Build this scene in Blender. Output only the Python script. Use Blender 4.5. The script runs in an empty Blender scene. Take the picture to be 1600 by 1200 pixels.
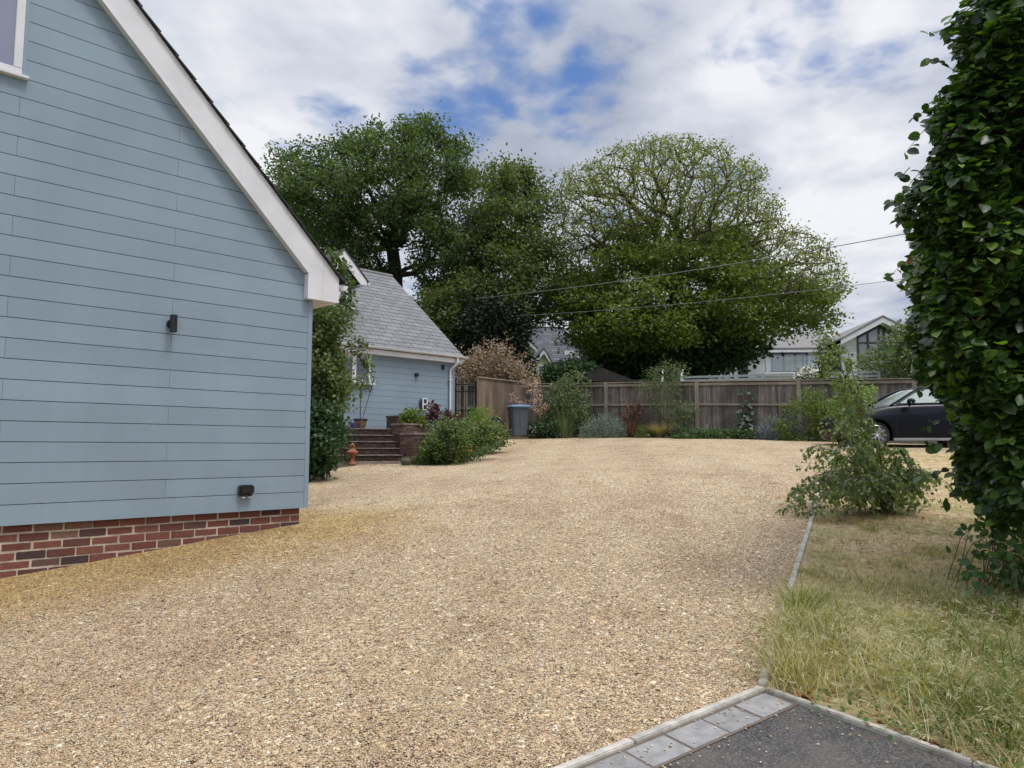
import bpy, bmesh, math, random
import numpy as np
from mathutils import Vector, Matrix

R = math.radians
random.seed(7)
rng = np.random.default_rng(7)
scene = bpy.context.scene
col = scene.collection
EYE = 1.5
F = 1160.0                      # focal length in pixels of a 1600 px wide frame
PITCH = math.atan(102 / F)

# ------------------------------------------------------------------ camera
cam_data = bpy.data.cameras.new('camera')
cam_data.sensor_width = 36
cam_data.lens = F / 1600 * 36
cam_data.clip_start = 0.05
cam_data.clip_end = 3000
cam = bpy.data.objects.new('camera', cam_data)
cam.location = (0, 0, EYE)
cam.rotation_euler = (R(90) + PITCH, 0, 0)
col.objects.link(cam)
scene.camera = cam

# ------------------------------------------------------------------ light and exposure
SUN_EL, SUN_AZ = 64.0, 125.0     # azimuth clockwise from +Y (view direction)
scene.view_settings.view_transform = 'Standard'
scene.view_settings.look = 'None'
scene.view_settings.gamma = 1
scene.view_settings.exposure = 0.07
sun_data = bpy.data.lights.new('sun', 'SUN')
sun_data.energy = 1.8
sun_data.angle = R(15)
sun_data.color = (1.0, 0.95, 0.88)
sun = bpy.data.objects.new('sun', sun_data)
col.objects.link(sun)
_sd = Vector((math.sin(R(SUN_AZ)) * math.cos(R(SUN_EL)), math.cos(R(SUN_AZ)) * math.cos(R(SUN_EL)), math.sin(R(SUN_EL))))
sun.rotation_euler = _sd.to_track_quat('Z', 'Y').to_euler()
sun.location = (20, -5, 30)

def px_dir(px, py):
    a = (px - 800) / F; b = (600 - py) / F
    return Vector((a, math.cos(PITCH) - b * math.sin(PITCH), math.sin(PITCH) + b * math.cos(PITCH)))

class NT:
    """small helper to write node trees"""
    def __init__(s, nt): s.nt = nt; s.nodes = nt.nodes; s.links = nt.links
    def n(s, t, ins=None, **kw):
        nd = s.nodes.new(t)
        for k, v in kw.items(): setattr(nd, k, v)
        for k, v in (ins or {}).items():
            sock = nd.inputs[k]
            if isinstance(v, bpy.types.NodeSocket): s.links.new(v, sock)
            else: sock.default_value = v
        return nd
    def math(s, op, a, b=0.0, c=0.0, clamp=False):
        return s.n('ShaderNodeMath', {0: a, 1: b, 2: c}, operation=op, use_clamp=clamp).outputs[0]
    def mix(s, f, a, b, blend='MIX'):
        nd = s.n('ShaderNodeMix', {}, data_type='RGBA', blend_type=blend)
        for i, v in ((0, f), (6, a), (7, b)):
            if isinstance(v, bpy.types.NodeSocket): s.links.new(v, nd.inputs[i])
            else: nd.inputs[i].default_value = v if i == 0 else (*v[:3], 1)
        return nd.outputs[2]
    def ramp(s, f, stops, interp='LINEAR'):
        nd = s.n('ShaderNodeValToRGB', {0: f})
        cr = nd.color_ramp; cr.interpolation = interp
        while len(cr.elements) < len(stops): cr.elements.new(0.5)
        for e, (p, c) in zip(cr.elements, stops):
            e.position = p; e.color = (*c[:3], 1) if hasattr(c, '__len__') else (c, c, c, 1)
        return nd.outputs[0]
    def noise(s, vec, scale, detail=4, rough=0.55, dist=0.0):
        return s.n('ShaderNodeTexNoise', {'Vector': vec, 'Scale': scale, 'Detail': detail, 'Roughness': rough, 'Distortion': dist}).outputs[0]
    def maprange(s, v, a, b, c=0.0, d=1.0):
        return s.n('ShaderNodeMapRange', {0: v, 1: a, 2: b, 3: c, 4: d}, interpolation_type='SMOOTHSTEP').outputs[0]

# ------------------------------------------------------------------ world: Nishita sky with a layer of broken cloud
world = bpy.data.worlds.new('World')
scene.world = world
world.use_nodes = True
w = NT(world.node_tree)
w.nodes.clear()
sky = w.n('ShaderNodeTexSky', sky_type='NISHITA', sun_disc=False, sun_elevation=R(SUN_EL), sun_rotation=R(SUN_AZ))
geo = w.n('ShaderNodeTexCoord').outputs['Generated']
sep = w.n('ShaderNodeSeparateXYZ', {0: geo})
zz = w.math('ADD', w.math('MAXIMUM', sep.outputs[2], 0.0), 0.16)
cx = w.math('DIVIDE', sep.outputs[0], zz); cy = w.math('DIVIDE', sep.outputs[1], zz)
pos = w.n('ShaderNodeCombineXYZ', {0: cx, 1: cy, 2: 0.37}).outputs[0]
warp = w.n('ShaderNodeTexNoise', {'Vector': pos, 'Scale': 1.6, 'Detail': 4.0}).outputs[1]
warp = w.n('ShaderNodeVectorMath', {0: warp, 3: .22}, operation='SCALE').outputs[0]
pos2 = w.n('ShaderNodeVectorMath', {0: pos, 1: w.n('ShaderNodeVectorMath', {0: warp, 1: (0.11, 0.11, 0.11)}, operation='SUBTRACT').outputs[0]}, operation='ADD').outputs[0]
n_big = w.noise(pos2, 2.0, 6, 0.52)
n_det = w.noise(pos2, 6.5, 5, 0.5)
# gaps of blue, placed as directions in the sky
gap = None
for (gx, gy, sx, am) in [(850, 40, 0.045, .5), (905, 105, 0.045, .85), (800, 95, 0.045, .75), (760, 30, .04, .6), (960, 150, .045, .6), (1010, 60, .04, .5), (735, 165, 0.055, .72), (870, 150, 0.05, .85), (1150, 80, 0.05, 1.0), (1200, 95, .045, .95), (1290, 125, 0.05, 1.1), (1335, 100, .045, .95), (1390, 85, .04, .8),
                         (1265, 15, 0.05, .6), (545, 215, 0.04, .55), (1080, 130, 0.04, .5), (1400, 60, 0.06, .45), (640, 150, 0.04, .35), (1230, 190, .08, .3)]:
    d = px_dir(gx, gy).normalized()
    dst = w.n('ShaderNodeVectorMath', {0: geo, 1: tuple(d)}, operation='DISTANCE').outputs['Value']
    q = w.math('DIVIDE', dst, sx)
    g = w.math('MULTIPLY', w.math('EXPONENT', w.math('MULTIPLY', w.math('MULTIPLY', q, q), -0.9)), am)
    gap = g if gap is None else w.math('MAXIMUM', gap, g)
wisp = w.math('ADD', w.math('MULTIPLY', n_big, 0.52), w.math('MULTIPLY', n_det, 0.68))
blue = w.math('SUBTRACT', w.math('ADD', w.math('MULTIPLY', gap, 0.66), 0.02), w.math('MULTIPLY', w.math('SUBTRACT', wisp, 0.60), 3.6))
blue = w.maprange(blue, 0.22, 1.0)
lum = w.noise(pos2, 1.5, 6, 0.5)
lumn = w.math('ADD', w.math('MULTIPLY', lum, 0.80), w.math('MULTIPLY', n_det, 0.20))
cloud = w.ramp(lumn, [(0.36, (0.38, 0.42, 0.52)), (0.46, (0.51, 0.55, 0.65)), (0.53, (0.67, 0.70, 0.78)), (0.62, (0.88, 0.89, 0.93))])
# a cloud deck is brighter overhead than near the horizon
cloud_b = w.n('ShaderNodeBackground', {0: cloud, 1: w.maprange(sep.outputs[2], .5, .95, .97, 2.8)})
skyc = w.mix(0.55, sky.outputs[0], (1.3, 2.9, 7.3))
sky_b = w.n('ShaderNodeBackground', {0: skyc, 1: 0.095})
mixs = w.n('ShaderNodeMixShader', {0: blue, 1: cloud_b.outputs[0], 2: sky_b.outputs[0]})
w.n('ShaderNodeOutputWorld', {0: mixs.outputs[0]})
world.cycles.sampling_method = 'MANUAL'
world.cycles.sample_map_resolution = 512

# ------------------------------------------------------------------ placing helpers
def at(px, py, Y):
    d = px_dir(px, py)
    p = d * (Y / d.y)
    return Vector((p.x, p.y, p.z + EYE))

def on_plane(px, py, P, n):
    d = px_dir(px, py); o = Vector((0, 0, EYE))
    t = (P - o).dot(n) / d.dot(n)
    return o + d * t

_cp = [(0, 0, -1.5), (6, 0, -1.5), (-6, 0, -1.5), (0, 4, -1.15), (1.24, 3.67, -1.18), (-4.2, 6.13, -1.07), (-7, 3.5, -1.3), (-2.26, 8.07, -.80),
       (-3.3, 17.6, -.31), (-2.5, 17.3, -.36), (-1.5, 17.5, -.36), (-1.2, 19, -.23), (-.74, 21.5, -.02), (-.33, 24, .26), (3.3, 25.4, .42),
       (-3.5, 11, -.68), (-5.5, 14, -.55), (9.8, 22.0, .22), (9, 18.3, .03), (7.6, 18, .02), (5.3, 12.9, -.375), (3.5, 8.95, -.72), (0, 9, -.71),
       (1, 13, -.38), (3, 19, .05), (8, 10, -.63), (9, 5, -1.0), (13, 14, -.3), (13, 19, .05), (14, 22, .1), (0, 29, .5), (10, 28, .45),
       (-5, 24, .3), (-10, 22, .2), (-12, 12, -.3)]
_cp = np.array(_cp, float)
def _phi(r): return np.where(r > 1e-9, r * r * np.log(np.maximum(r, 1e-9)), 0)
def _tps():
    P = _cp[:, :2]; n = len(P)
    K = _phi(np.linalg.norm(P[:, None] - P[None], axis=2)) + np.eye(n) * 0.6
    A = np.zeros((n + 3, n + 3)); A[:n, :n] = K; A[:n, n] = 1; A[:n, n + 1:] = P; A[n:, :n] = A[:n, n:].T
    return np.linalg.solve(A, np.r_[_cp[:, 2], 0, 0, 0])
_tw = _tps()
def G(x, y):
    """height of the ground at x, y"""
    x = np.atleast_1d(np.asarray(x, float)); y = np.atleast_1d(np.asarray(y, float))
    xs = np.clip(x, -12, 15); ys = np.clip(y, -1, 29)
    r = np.sqrt((xs[..., None] - _cp[:, 0]) ** 2 + (ys[..., None] - _cp[:, 1]) ** 2)
    z = _phi(r) @ _tw[:len(_cp)] + _tw[-3] + _tw[-2] * xs + _tw[-1] * ys
    d = np.maximum(np.abs(x - xs), np.abs(y - ys))
    k = np.clip(d / 25, 0, 1); k = k * k * (3 - 2 * k)
    tgt = np.where(y > 10, .45, -1.5)
    return z * (1 - k) + tgt * k + EYE
def g1(x, y): return float(G(x, y)[0])

def hit(px, py):
    """the point where a view ray meets the ground"""
    d = px_dir(px, py); d = d / d.y
    Ys = np.linspace(1.0, 40, 4000)
    zs = EYE + d.z * Ys; gs = G(d.x * Ys, Ys)
    i = np.argmax(zs <= gs)
    return Vector((d.x * Ys[i], Ys[i], gs[i]))

# ------------------------------------------------------------------ object helpers
OFF = {}
def tag(o, label=None, cat=None, group=None, kind=None):
    if label: o['label'] = label
    if cat: o['category'] = cat
    if group: o['group'] = group
    if kind: o['kind'] = kind
    return o

def thing(name, loc, label, cat, group=None):
    o = bpy.data.objects.new(name, None)
    o.empty_display_size = 0.2
    o.location = loc; col.objects.link(o)
    OFF[o.name] = Vector(loc)
    return tag(o, label, cat, group)

def link_mesh(name, me, parent=None, base=None):
    o = bpy.data.objects.new(name, me); col.objects.link(o)
    if parent is not None:
        o.parent = parent; OFF[o.name] = OFF[parent.name]
    else:
        o.location = base if base is not None else (0, 0, 0); OFF[o.name] = Vector(o.location)
    return o

def mesh_np(name, V, Fa, mat, parent=None, base=None, smooth=False, mats=None, mi=None):
    """V (n,3) array, Fa list of arrays of faces (each m x k)"""
    off = OFF[parent.name] if parent is not None else (Vector(base) if base is not None else Vector((0, 0, 0)))
    V = np.asarray(V, float) - np.array(off)
    me = bpy.data.meshes.new(name)
    if not isinstance(Fa, list): Fa = [Fa]
    Fa = [np.asarray(f, np.int32) for f in Fa if len(f)]
    me.vertices.add(len(V)); me.vertices.foreach_set('co', V.astype(np.float32).ravel())
    loops = np.concatenate([f.ravel() for f in Fa]); tot = np.concatenate([np.full(len(f), f.shape[1]) for f in Fa])
    st = np.concatenate([[0], np.cumsum(tot)[:-1]])
    me.loops.add(len(loops)); me.loops.foreach_set('vertex_index', loops.astype(np.int32))
    me.polygons.add(len(tot)); me.polygons.foreach_set('loop_start', st.astype(np.int32)); me.polygons.foreach_set('loop_total', tot.astype(np.int32))
    if smooth: me.polygons.foreach_set('use_smooth', np.ones(len(tot), bool))
    for m in (mats or [mat]): me.materials.append(m)
    if mi is not None: me.polygons.foreach_set('material_index', np.asarray(mi, np.int32))
    me.update(calc_edges=True); me.validate()
    return link_mesh(name, me, parent, base)

class MB:
    """collects shapes and links them as ONE mesh object"""
    def __init__(s): s.v = []; s.f = []
    def add(s, vs, fs):
        k = len(s.v); s.v += [Vector(p) for p in vs]; s.f += [tuple(i + k for i in f) for f in fs]; return s
    def box(s, c, ax, ay, az):
        """centre and three half-axis vectors"""
        c, ax, ay, az = Vector(c), Vector(ax), Vector(ay), Vector(az)
        vs = [c + ax * i + ay * j + az * k for k in (-1, 1) for j in (-1, 1) for i in (-1, 1)]
        return s.add(vs, [(0, 2, 3, 1), (4, 5, 7, 6), (0, 1, 5, 4), (2, 6, 7, 3), (0, 4, 6, 2), (1, 3, 7, 5)])
    def abox(s, x0, x1, y0, y1, z0, z1):
        return s.box(((x0 + x1) / 2, (y0 + y1) / 2, (z0 + z1) / 2), ((x1 - x0) / 2, 0, 0), (0, (y1 - y0) / 2, 0), (0, 0, (z1 - z0) / 2))
    def prism(s, poly, vec):
        vec = Vector(vec); n = len(poly); poly = [Vector(p) for p in poly]
        return s.add(poly + [p + vec for p in poly], [tuple(range(n))[::-1], tuple(range(n, 2 * n))] + [(i, (i + 1) % n, n + (i + 1) % n, n + i) for i in range(n)])
    def tube(s, pts, r, k=8, caps=True):
        pts = [Vector(p) for p in pts]; n = len(pts)
        rs = r if hasattr(r, '__len__') else [r] * n
        up = None; base = len(s.v)
        for i, p in enumerate(pts):
            t = (pts[min(i + 1, n - 1)] - pts[max(i - 1, 0)]).normalized()
            if up is None:
                up = Vector((0, 0, 1)) if abs(t.z) < .9 else Vector((1, 0, 0))
            a = t.cross(up).normalized(); b = a.cross(t).normalized(); up = b
            for j in range(k):
                an = 2 * math.pi * j / k
                s.v.append(p + (a * math.cos(an) + b * math.sin(an)) * rs[i])
        for i in range(n - 1):
            for j in range(k):
                q = base + i * k
                s.f.append((q + j, q + (j + 1) % k, q + k + (j + 1) % k, q + k + j))
        if caps:
            s.f.append(tuple(base + j for j in range(k))[::-1]); s.f.append(tuple(base + (n - 1) * k + j for j in range(k)))
        return s
    def lathe(s, c, prof, k=20, axis=None):
        c = Vector(c); base = len(s.v)
        X, Y_, Z = (Vector((1, 0, 0)), Vector((0, 1, 0)), Vector((0, 0, 1))) if axis is None else axis
        for (r, h) in prof:
            for j in range(k):
                an = 2 * math.pi * j / k
                s.v.append(c + X * (r * math.cos(an)) + Y_ * (r * math.sin(an)) + Z * h)
        for i in range(len(prof) - 1):
            for j in range(k):
                q = base + i * k
                s.f.append((q + j, q + (j + 1) % k, q + k + (j + 1) % k, q + k + j))
        s.f.append(tuple(base + j for j in range(k))[::-1]); s.f.append(tuple(base + (len(prof) - 1) * k + j for j in range(k)))
        return s
    def build(s, name, mat, parent=None, base=None, smooth=False, bevel=0.0, seg=2, angle=None):
        off = OFF[parent.name] if parent is not None else (Vector(base) if base is not None else Vector((0, 0, 0)))
        me = bpy.data.meshes.new(name)
        me.from_pydata([p - off for p in s.v], [], s.f)
        me.materials.append(mat)
        bm = bmesh.new(); bm.from_mesh(me)
        bmesh.ops.delete(bm, geom=[v for v in bm.verts if not v.link_faces], context='VERTS')
        bmesh.ops.recalc_face_normals(bm, faces=bm.faces)
        if bevel:
            es = [e for e in bm.edges if len(e.link_faces) == 2 and e.calc_face_angle(0) > 0.5]
            bmesh.ops.bevel(bm, geom=es, offset=bevel, segments=seg, affect='EDGES', clamp_overlap=True)
        if smooth:
            for f in bm.faces: f.smooth = True
            for e in bm.edges:
                if len(e.link_faces) == 2 and e.calc_face_angle(0) > (angle or 0.7): e.smooth = False
        bm.to_mesh(me); bm.free(); me.update()
        return link_mesh(name, me, parent, base)

# ------------------------------------------------------------------ materials
def new_mat(name):
    m = bpy.data.materials.new(name); m.use_nodes = True
    t = NT(m.node_tree); t.nodes.clear(); return m, t

def finish(t, col_, rough=0.6, metal=0.0, bump=None, bstr=0.3, bdist=0.01, spec=0.5, **extra):
    ins = {'Base Color': col_ if isinstance(col_, bpy.types.NodeSocket) else (*col_[:3], 1), 'Roughness': rough, 'Metallic': metal, 'Specular IOR Level': spec}
    ins.update(extra)
    b = t.n('ShaderNodeBsdfPrincipled', ins)
    if bump is not None:
        t.links.new(t.n('ShaderNodeBump', {'Strength': bstr, 'Distance': bdist, 'Height': bump}).outputs[0], b.inputs['Normal'])
    t.n('ShaderNodeOutputMaterial', {0: b.outputs[0]})

def m_plain(name, c, rough=0.6, metal=0.0, var=0.12, scale=6.0, island=0.0, bstr=0.15, bscale=40, spec=0.5, **extra):
    """one base colour with patchy variation, optional per-piece variation and fine bump"""
    m, t = new_mat(name)
    P = t.n('ShaderNodeNewGeometry').outputs['Position']
    f = t.noise(P, scale, 5, .6)
    v = t.maprange(f, .3, .7, 1 - var, 1 + var)
    if island:
        ri = t.n('ShaderNodeNewGeometry').outputs['Random Per Island']
        v = t.math('MULTIPLY', v, t.maprange(ri, 0, 1, 1 - island, 1 + island))
    hs = t.n('ShaderNodeHueSaturation', {'Hue': .5, 'Saturation': 1.0, 'Value': v, 'Color': (*c, 1)}).outputs[0]
    finish(t, hs, rough, metal, t.noise(P, bscale, 4) if bstr else None, bstr, 0.004, spec, **extra)
    return m

def m_streak(name, cols, rough=0.8, ax=2, sx=30, island=0.2, grey=0.3):
    """weathered timber: grain stretched along one axis, each board its own tone"""
    m, t = new_mat(name)
    g = t.n('ShaderNodeNewGeometry')
    sc = [sx, sx, sx]; sc[ax] = 1.2
    mp = t.n('ShaderNodeMapping', {'Vector': g.outputs['Position'], 'Scale': tuple(sc)}).outputs[0]
    off = t.n('ShaderNodeVectorMath', {0: mp, 1: t.n('ShaderNodeVectorMath', {0: (31, 17, 7), 3: g.outputs['Random Per Island']}, operation='SCALE').outputs[0]}, operation='ADD').outputs[0]
    f = t.noise(off, 1.0, 6, .65)
    c = t.ramp(f, [(0.3, cols[0]), (0.5, cols[1]), (0.7, cols[2])])
    patch = t.maprange(t.noise(g.outputs['Position'], 1.7, 4), .35, .7, 1 - grey, 1.1)
    isl = t.maprange(g.outputs['Random Per Island'], 0, 1, 1 - island, 1 + island)
    c = t.n('ShaderNodeHueSaturation', {'Hue': .5, 'Saturation': 1.0, 'Value': t.math('MULTIPLY', patch, isl), 'Color': c}).outputs[0]
    finish(t, c, rough, 0, f, .5, .004, .2)
    return m

def m_leaf(name, stops, trans=0.35, rough=0.5, spec=0.3, tint=(1.2, 1.35, .45), nscale=1.2):
    """leaves: colour picked per leaf, drifting slowly over the plant; light passes through"""
    m, t = new_mat(name)
    g = t.n('ShaderNodeNewGeometry')
    big = t.noise(g.outputs['Position'], nscale, 3, .5)
    f = t.math('ADD', t.math('MULTIPLY', g.outputs['Random Per Island'], .75), t.math('MULTIPLY', t.maprange(big, .3, .7), .25))
    c = t.ramp(f, stops)
    tr = t.mix(1.0, c, tint, 'MULTIPLY')
    b = t.n('ShaderNodeBsdfPrincipled', {'Base Color': c, 'Roughness': rough, 'Specular IOR Level': spec})
    tl = t.n('ShaderNodeBsdfTranslucent', {'Color': tr})
    mx = t.n('ShaderNodeMixShader', {0: trans, 1: b.outputs[0], 2: tl.outputs[0]})
    t.n('ShaderNodeOutputMaterial', {0: mx.outputs[0]})
    return m

def even(*cs):
    n = len(cs); return [(i / (n - 1), c) for i, c in enumerate(cs)]

M = {}
# painted fibre-cement boards
def _paint(name, c):
    m, t = new_mat(name)
    g = t.n('ShaderNodeNewGeometry')
    f = t.noise(g.outputs['Position'], 1.1, 5, .6)
    mp = t.n('ShaderNodeMapping', {'Vector': g.outputs['Position'], 'Scale': (1.5, 1.5, 60)}).outputs[0]
    grain = t.noise(mp, 2.0, 5, .6)
    st = t.noise(t.n('ShaderNodeMapping', {'Vector': g.outputs['Position'], 'Scale': (9, 9, .5)}).outputs[0], 1.0, 4, .6)
    v = t.math('MULTIPLY', t.maprange(f, .3, .7, .95, 1.05), t.maprange(g.outputs['Random Per Island'], 0, 1, .965, 1.035))
    v = t.math('MULTIPLY', v, t.maprange(st, .35, .7, 1.008, .985))
    hs = t.n('ShaderNodeHueSaturation', {'Hue': .5, 'Saturation': 1.0, 'Value': v, 'Color': (*c, 1)}).outputs[0]
    finish(t, hs, t.maprange(f, .3, .7, .42, .56), 0, grain, .12, .003, .4)
    return m
M['blue'] = _paint('blue_grey_paint', (.24, .318, .388))
M['gap'] = m_plain('board_gap_black', (.03, .04, .05), .8)
M['white'] = m_plain('white_upvc', (.70, .70, .73), .35, var=.07, scale=2.2, bstr=.05)
M['whitewall'] = m_plain('white_weatherboard', (.72, .73, .74), .5, var=.07, island=.05, bstr=.05)
M['cream'] = m_plain('cream_weatherboard', (.58, .56, .40), .5, var=.05, island=.05, bstr=.05)
M['roofedge'] = m_plain('dark_slate_edge', (.025, .025, .028), .6)
def _glass(name, c, rough=.03):
    m, t = new_mat(name)
    P = t.n('ShaderNodeNewGeometry').outputs['Position']
    finish(t, c, rough, 0, t.noise(P, 1.5, 2), .04, .02, 1.0, **{'Coat Weight': 1.0, 'Coat Roughness': .02})
    return m
M['glass'] = _glass('window_glass', (.06, .065, .085))
M['glassblue'] = _glass('painted_reflection_window_glass', (.20, .21, .31))  # sky reflection painted into the pane's base colour
M['glasslit'] = _glass('balcony_glass', (.22, .25, .28))
M['winglass'] = _glass('dusky_window_glass', (.10, .13, .17))
M['paleglass'] = _glass('gable_glass', (.20, .20, .27))
def _screen():
    m_, t = new_mat('clear_glass_screen')
    tr_ = t.n('ShaderNodeBsdfTransparent', {'Color': (.85, .92, .90, 1)}); gl_ = t.n('ShaderNodeBsdfGlossy', {'Color': (.9, .9, .9, 1), 'Roughness': .03})
    t.n('ShaderNodeOutputMaterial', {0: t.n('ShaderNodeMixShader', {0: .14, 1: tr_.outputs[0], 2: gl_.outputs[0]}).outputs[0]})
    return m_
M['screen'] = _screen()
M['black'] = m_plain('black_plastic', (.012, .013, .016), .4, bstr=.1)
M['dgrey'] = m_plain('dark_grey', (.06, .065, .07), .5)
M['grey'] = m_plain('mid_grey', (.25, .26, .27), .6)
M['binbody'] = m_plain('slate_grey_bin_plastic', (.075, .095, .125), .45, var=.12, bstr=.1)
M['binlid'] = m_plain('blue_bin_lid_plastic', (.10, .21, .36), .4)
M['terra'] = m_plain('terracotta', (.25, .085, .035), .75, var=.3, scale=14, bstr=.3)
M['stonepot'] = m_plain('mossy_stone', (.10, .095, .075), .9, var=.3, scale=20, bstr=.5)
M['glaze'] = m_plain('glazed_pot_brown', (.20, .12, .06), .25, var=.45, scale=9, bstr=.1)
M['rim'] = m_plain('dark_blue_glaze', (.015, .015, .04), .3)
M['purple'] = m_plain('purple_glaze', (.08, .05, .19), .4)
M['clearclip'] = m_plain('translucent_white_clip', (.55, .55, .55), .3)
M['soil'] = m_plain('garden_soil', (.055, .04, .028), .95, var=.4, scale=9, bstr=.8, bscale=30)
M['bark'] = m_plain('grey_brown_bark', (.075, .062, .048), .9, var=.35, scale=9, bstr=.6, bscale=14)
M['barkpale'] = m_plain('pale_bark', (.16, .135, .11), .9, var=.35, scale=20, bstr=.5)
M['barklimb'] = m_plain('olive_brown_limbs', (.075, .066, .045), .9, var=.3, scale=4, bstr=.4)
M['barkdark'] = m_plain('dark_bark', (.028, .025, .022), .9, var=.35, bstr=.5)
M['wall_light'] = m_plain('black_metal', (.01, .011, .013), .35, bstr=.05)
M['cable'] = m_plain('black_cable', (.03, .03, .05), .6, bstr=0)
M['cablegrey'] = m_plain('grey_cable', (.18, .19, .20), .5, bstr=0)
M['steel'] = m_plain('black_steel', (.01, .01, .011), .5, bstr=.05)
M['greyslat'] = m_plain('grey_painted_slats', (.30, .32, .34), .6, island=.12, bstr=.1)

# bricks: laid as pieces, each with its own firing
def _brick(name, stops, scale=60):
    m, t = new_mat(name)
    g = t.n('ShaderNodeNewGeometry')
    c = t.ramp(g.outputs['Random Per Island'], stops)
    f = t.noise(g.outputs['Position'], scale, 6, .7)
    f2 = t.noise(g.outputs['Position'], 17, 4, .6)
    c = t.mix(t.maprange(f2, .60, .80, 0, .35), c, (.34, .23, .18))
    c = t.n('ShaderNodeHueSaturation', {'Hue': .5, 'Saturation': 1.0, 'Value': t.maprange(f, .25, .75, .72, 1.25), 'Color': c}).outputs[0]
    finish(t, c, .9, 0, t.noise(g.outputs['Position'], 110, 5, .7), .7, .004, .2)
    return m
M['brick'] = _brick('red_stock_brick', [(0, (.135, .056, .047)), (.25, (.17, .066, .052)), (.5, (.21, .084, .066)), (.68, (.16, .064, .052)), (.78, (.065, .046, .046)), (.88, (.085, .05, .05)), (.94, (.19, .10, .075)), (1, (.24, .15, .115))])
M['brickold'] = _brick('weathered_brown_brick', [(0, (.07, .045, .04)), (.4, (.13, .075, .06)), (.7, (.10, .06, .05)), (1, (.19, .12, .10))])
M['mortar'] = m_plain('pale_mortar', (.48, .40, .33), .95, var=.28, scale=9, bstr=.8, bscale=120)
M['mortarold'] = m_plain('grimy_mortar', (.16, .13, .11), .95, var=.25, scale=14, bstr=.6)
M['sleeper'] = m_streak('dark_timber_sleeper', ((.022, .014, .012), (.05, .032, .027), (.10, .07, .058)), ax=0, sx=24)
M['nosing'] = m_plain('worn_step_edge', (.22, .18, .16), .9, var=.35, scale=12)

def _slate(name, a, b, c_):
    m, t = new_mat(name)
    g = t.n('ShaderNodeNewGeometry')
    c = t.ramp(g.outputs['Random Per Island'], even(a, b, c_))
    f = t.noise(g.outputs['Position'], 7, 5, .65)
    f3 = t.noise(g.outputs['Position'], 1.2, 3, .5)
    c = t.n('ShaderNodeHueSaturation', {'Hue': .5, 'Saturation': 1.0, 'Value': t.math('MULTIPLY', t.maprange(f, .3, .7, .88, 1.12), t.maprange(f3, .3, .7, .93, 1.07)), 'Color': c}).outputs[0]
    finish(t, c, .62, 0, f, .25, .004, .4)
    return m
M['slate'] = _slate('grey_slate', (.145, .148, .158), (.162, .165, .175), (.185, .188, .198))
M['slate2'] = _slate('old_dark_slate', (.04, .042, .052), (.06, .062, .075), (.10, .102, .115))
M['tileroof'] = _slate('greybrown_tile', (.14, .13, .125), (.18, .17, .165), (.23, .22, .21))

M['fence'] = m_streak('weathered_fence_board', ((.10, .087, .077), (.175, .152, .135), (.26, .23, .205)), sx=22, island=.3, grey=.35)
M['fencenew'] = m_streak('pale_brown_fence_board', ((.10, .072, .05), (.17, .13, .095), (.24, .19, .145)), sx=16, island=.16, grey=.2)
M['rail'] = m_streak('fence_rail_timber', ((.20, .165, .125), (.31, .265, .21), (.40, .35, .285)), ax=0, sx=30, island=.12)
M['post'] = m_streak('fence_post_timber', ((.17, .155, .12), (.26, .24, .19), (.34, .315, .255)), sx=20, island=.1)

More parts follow.
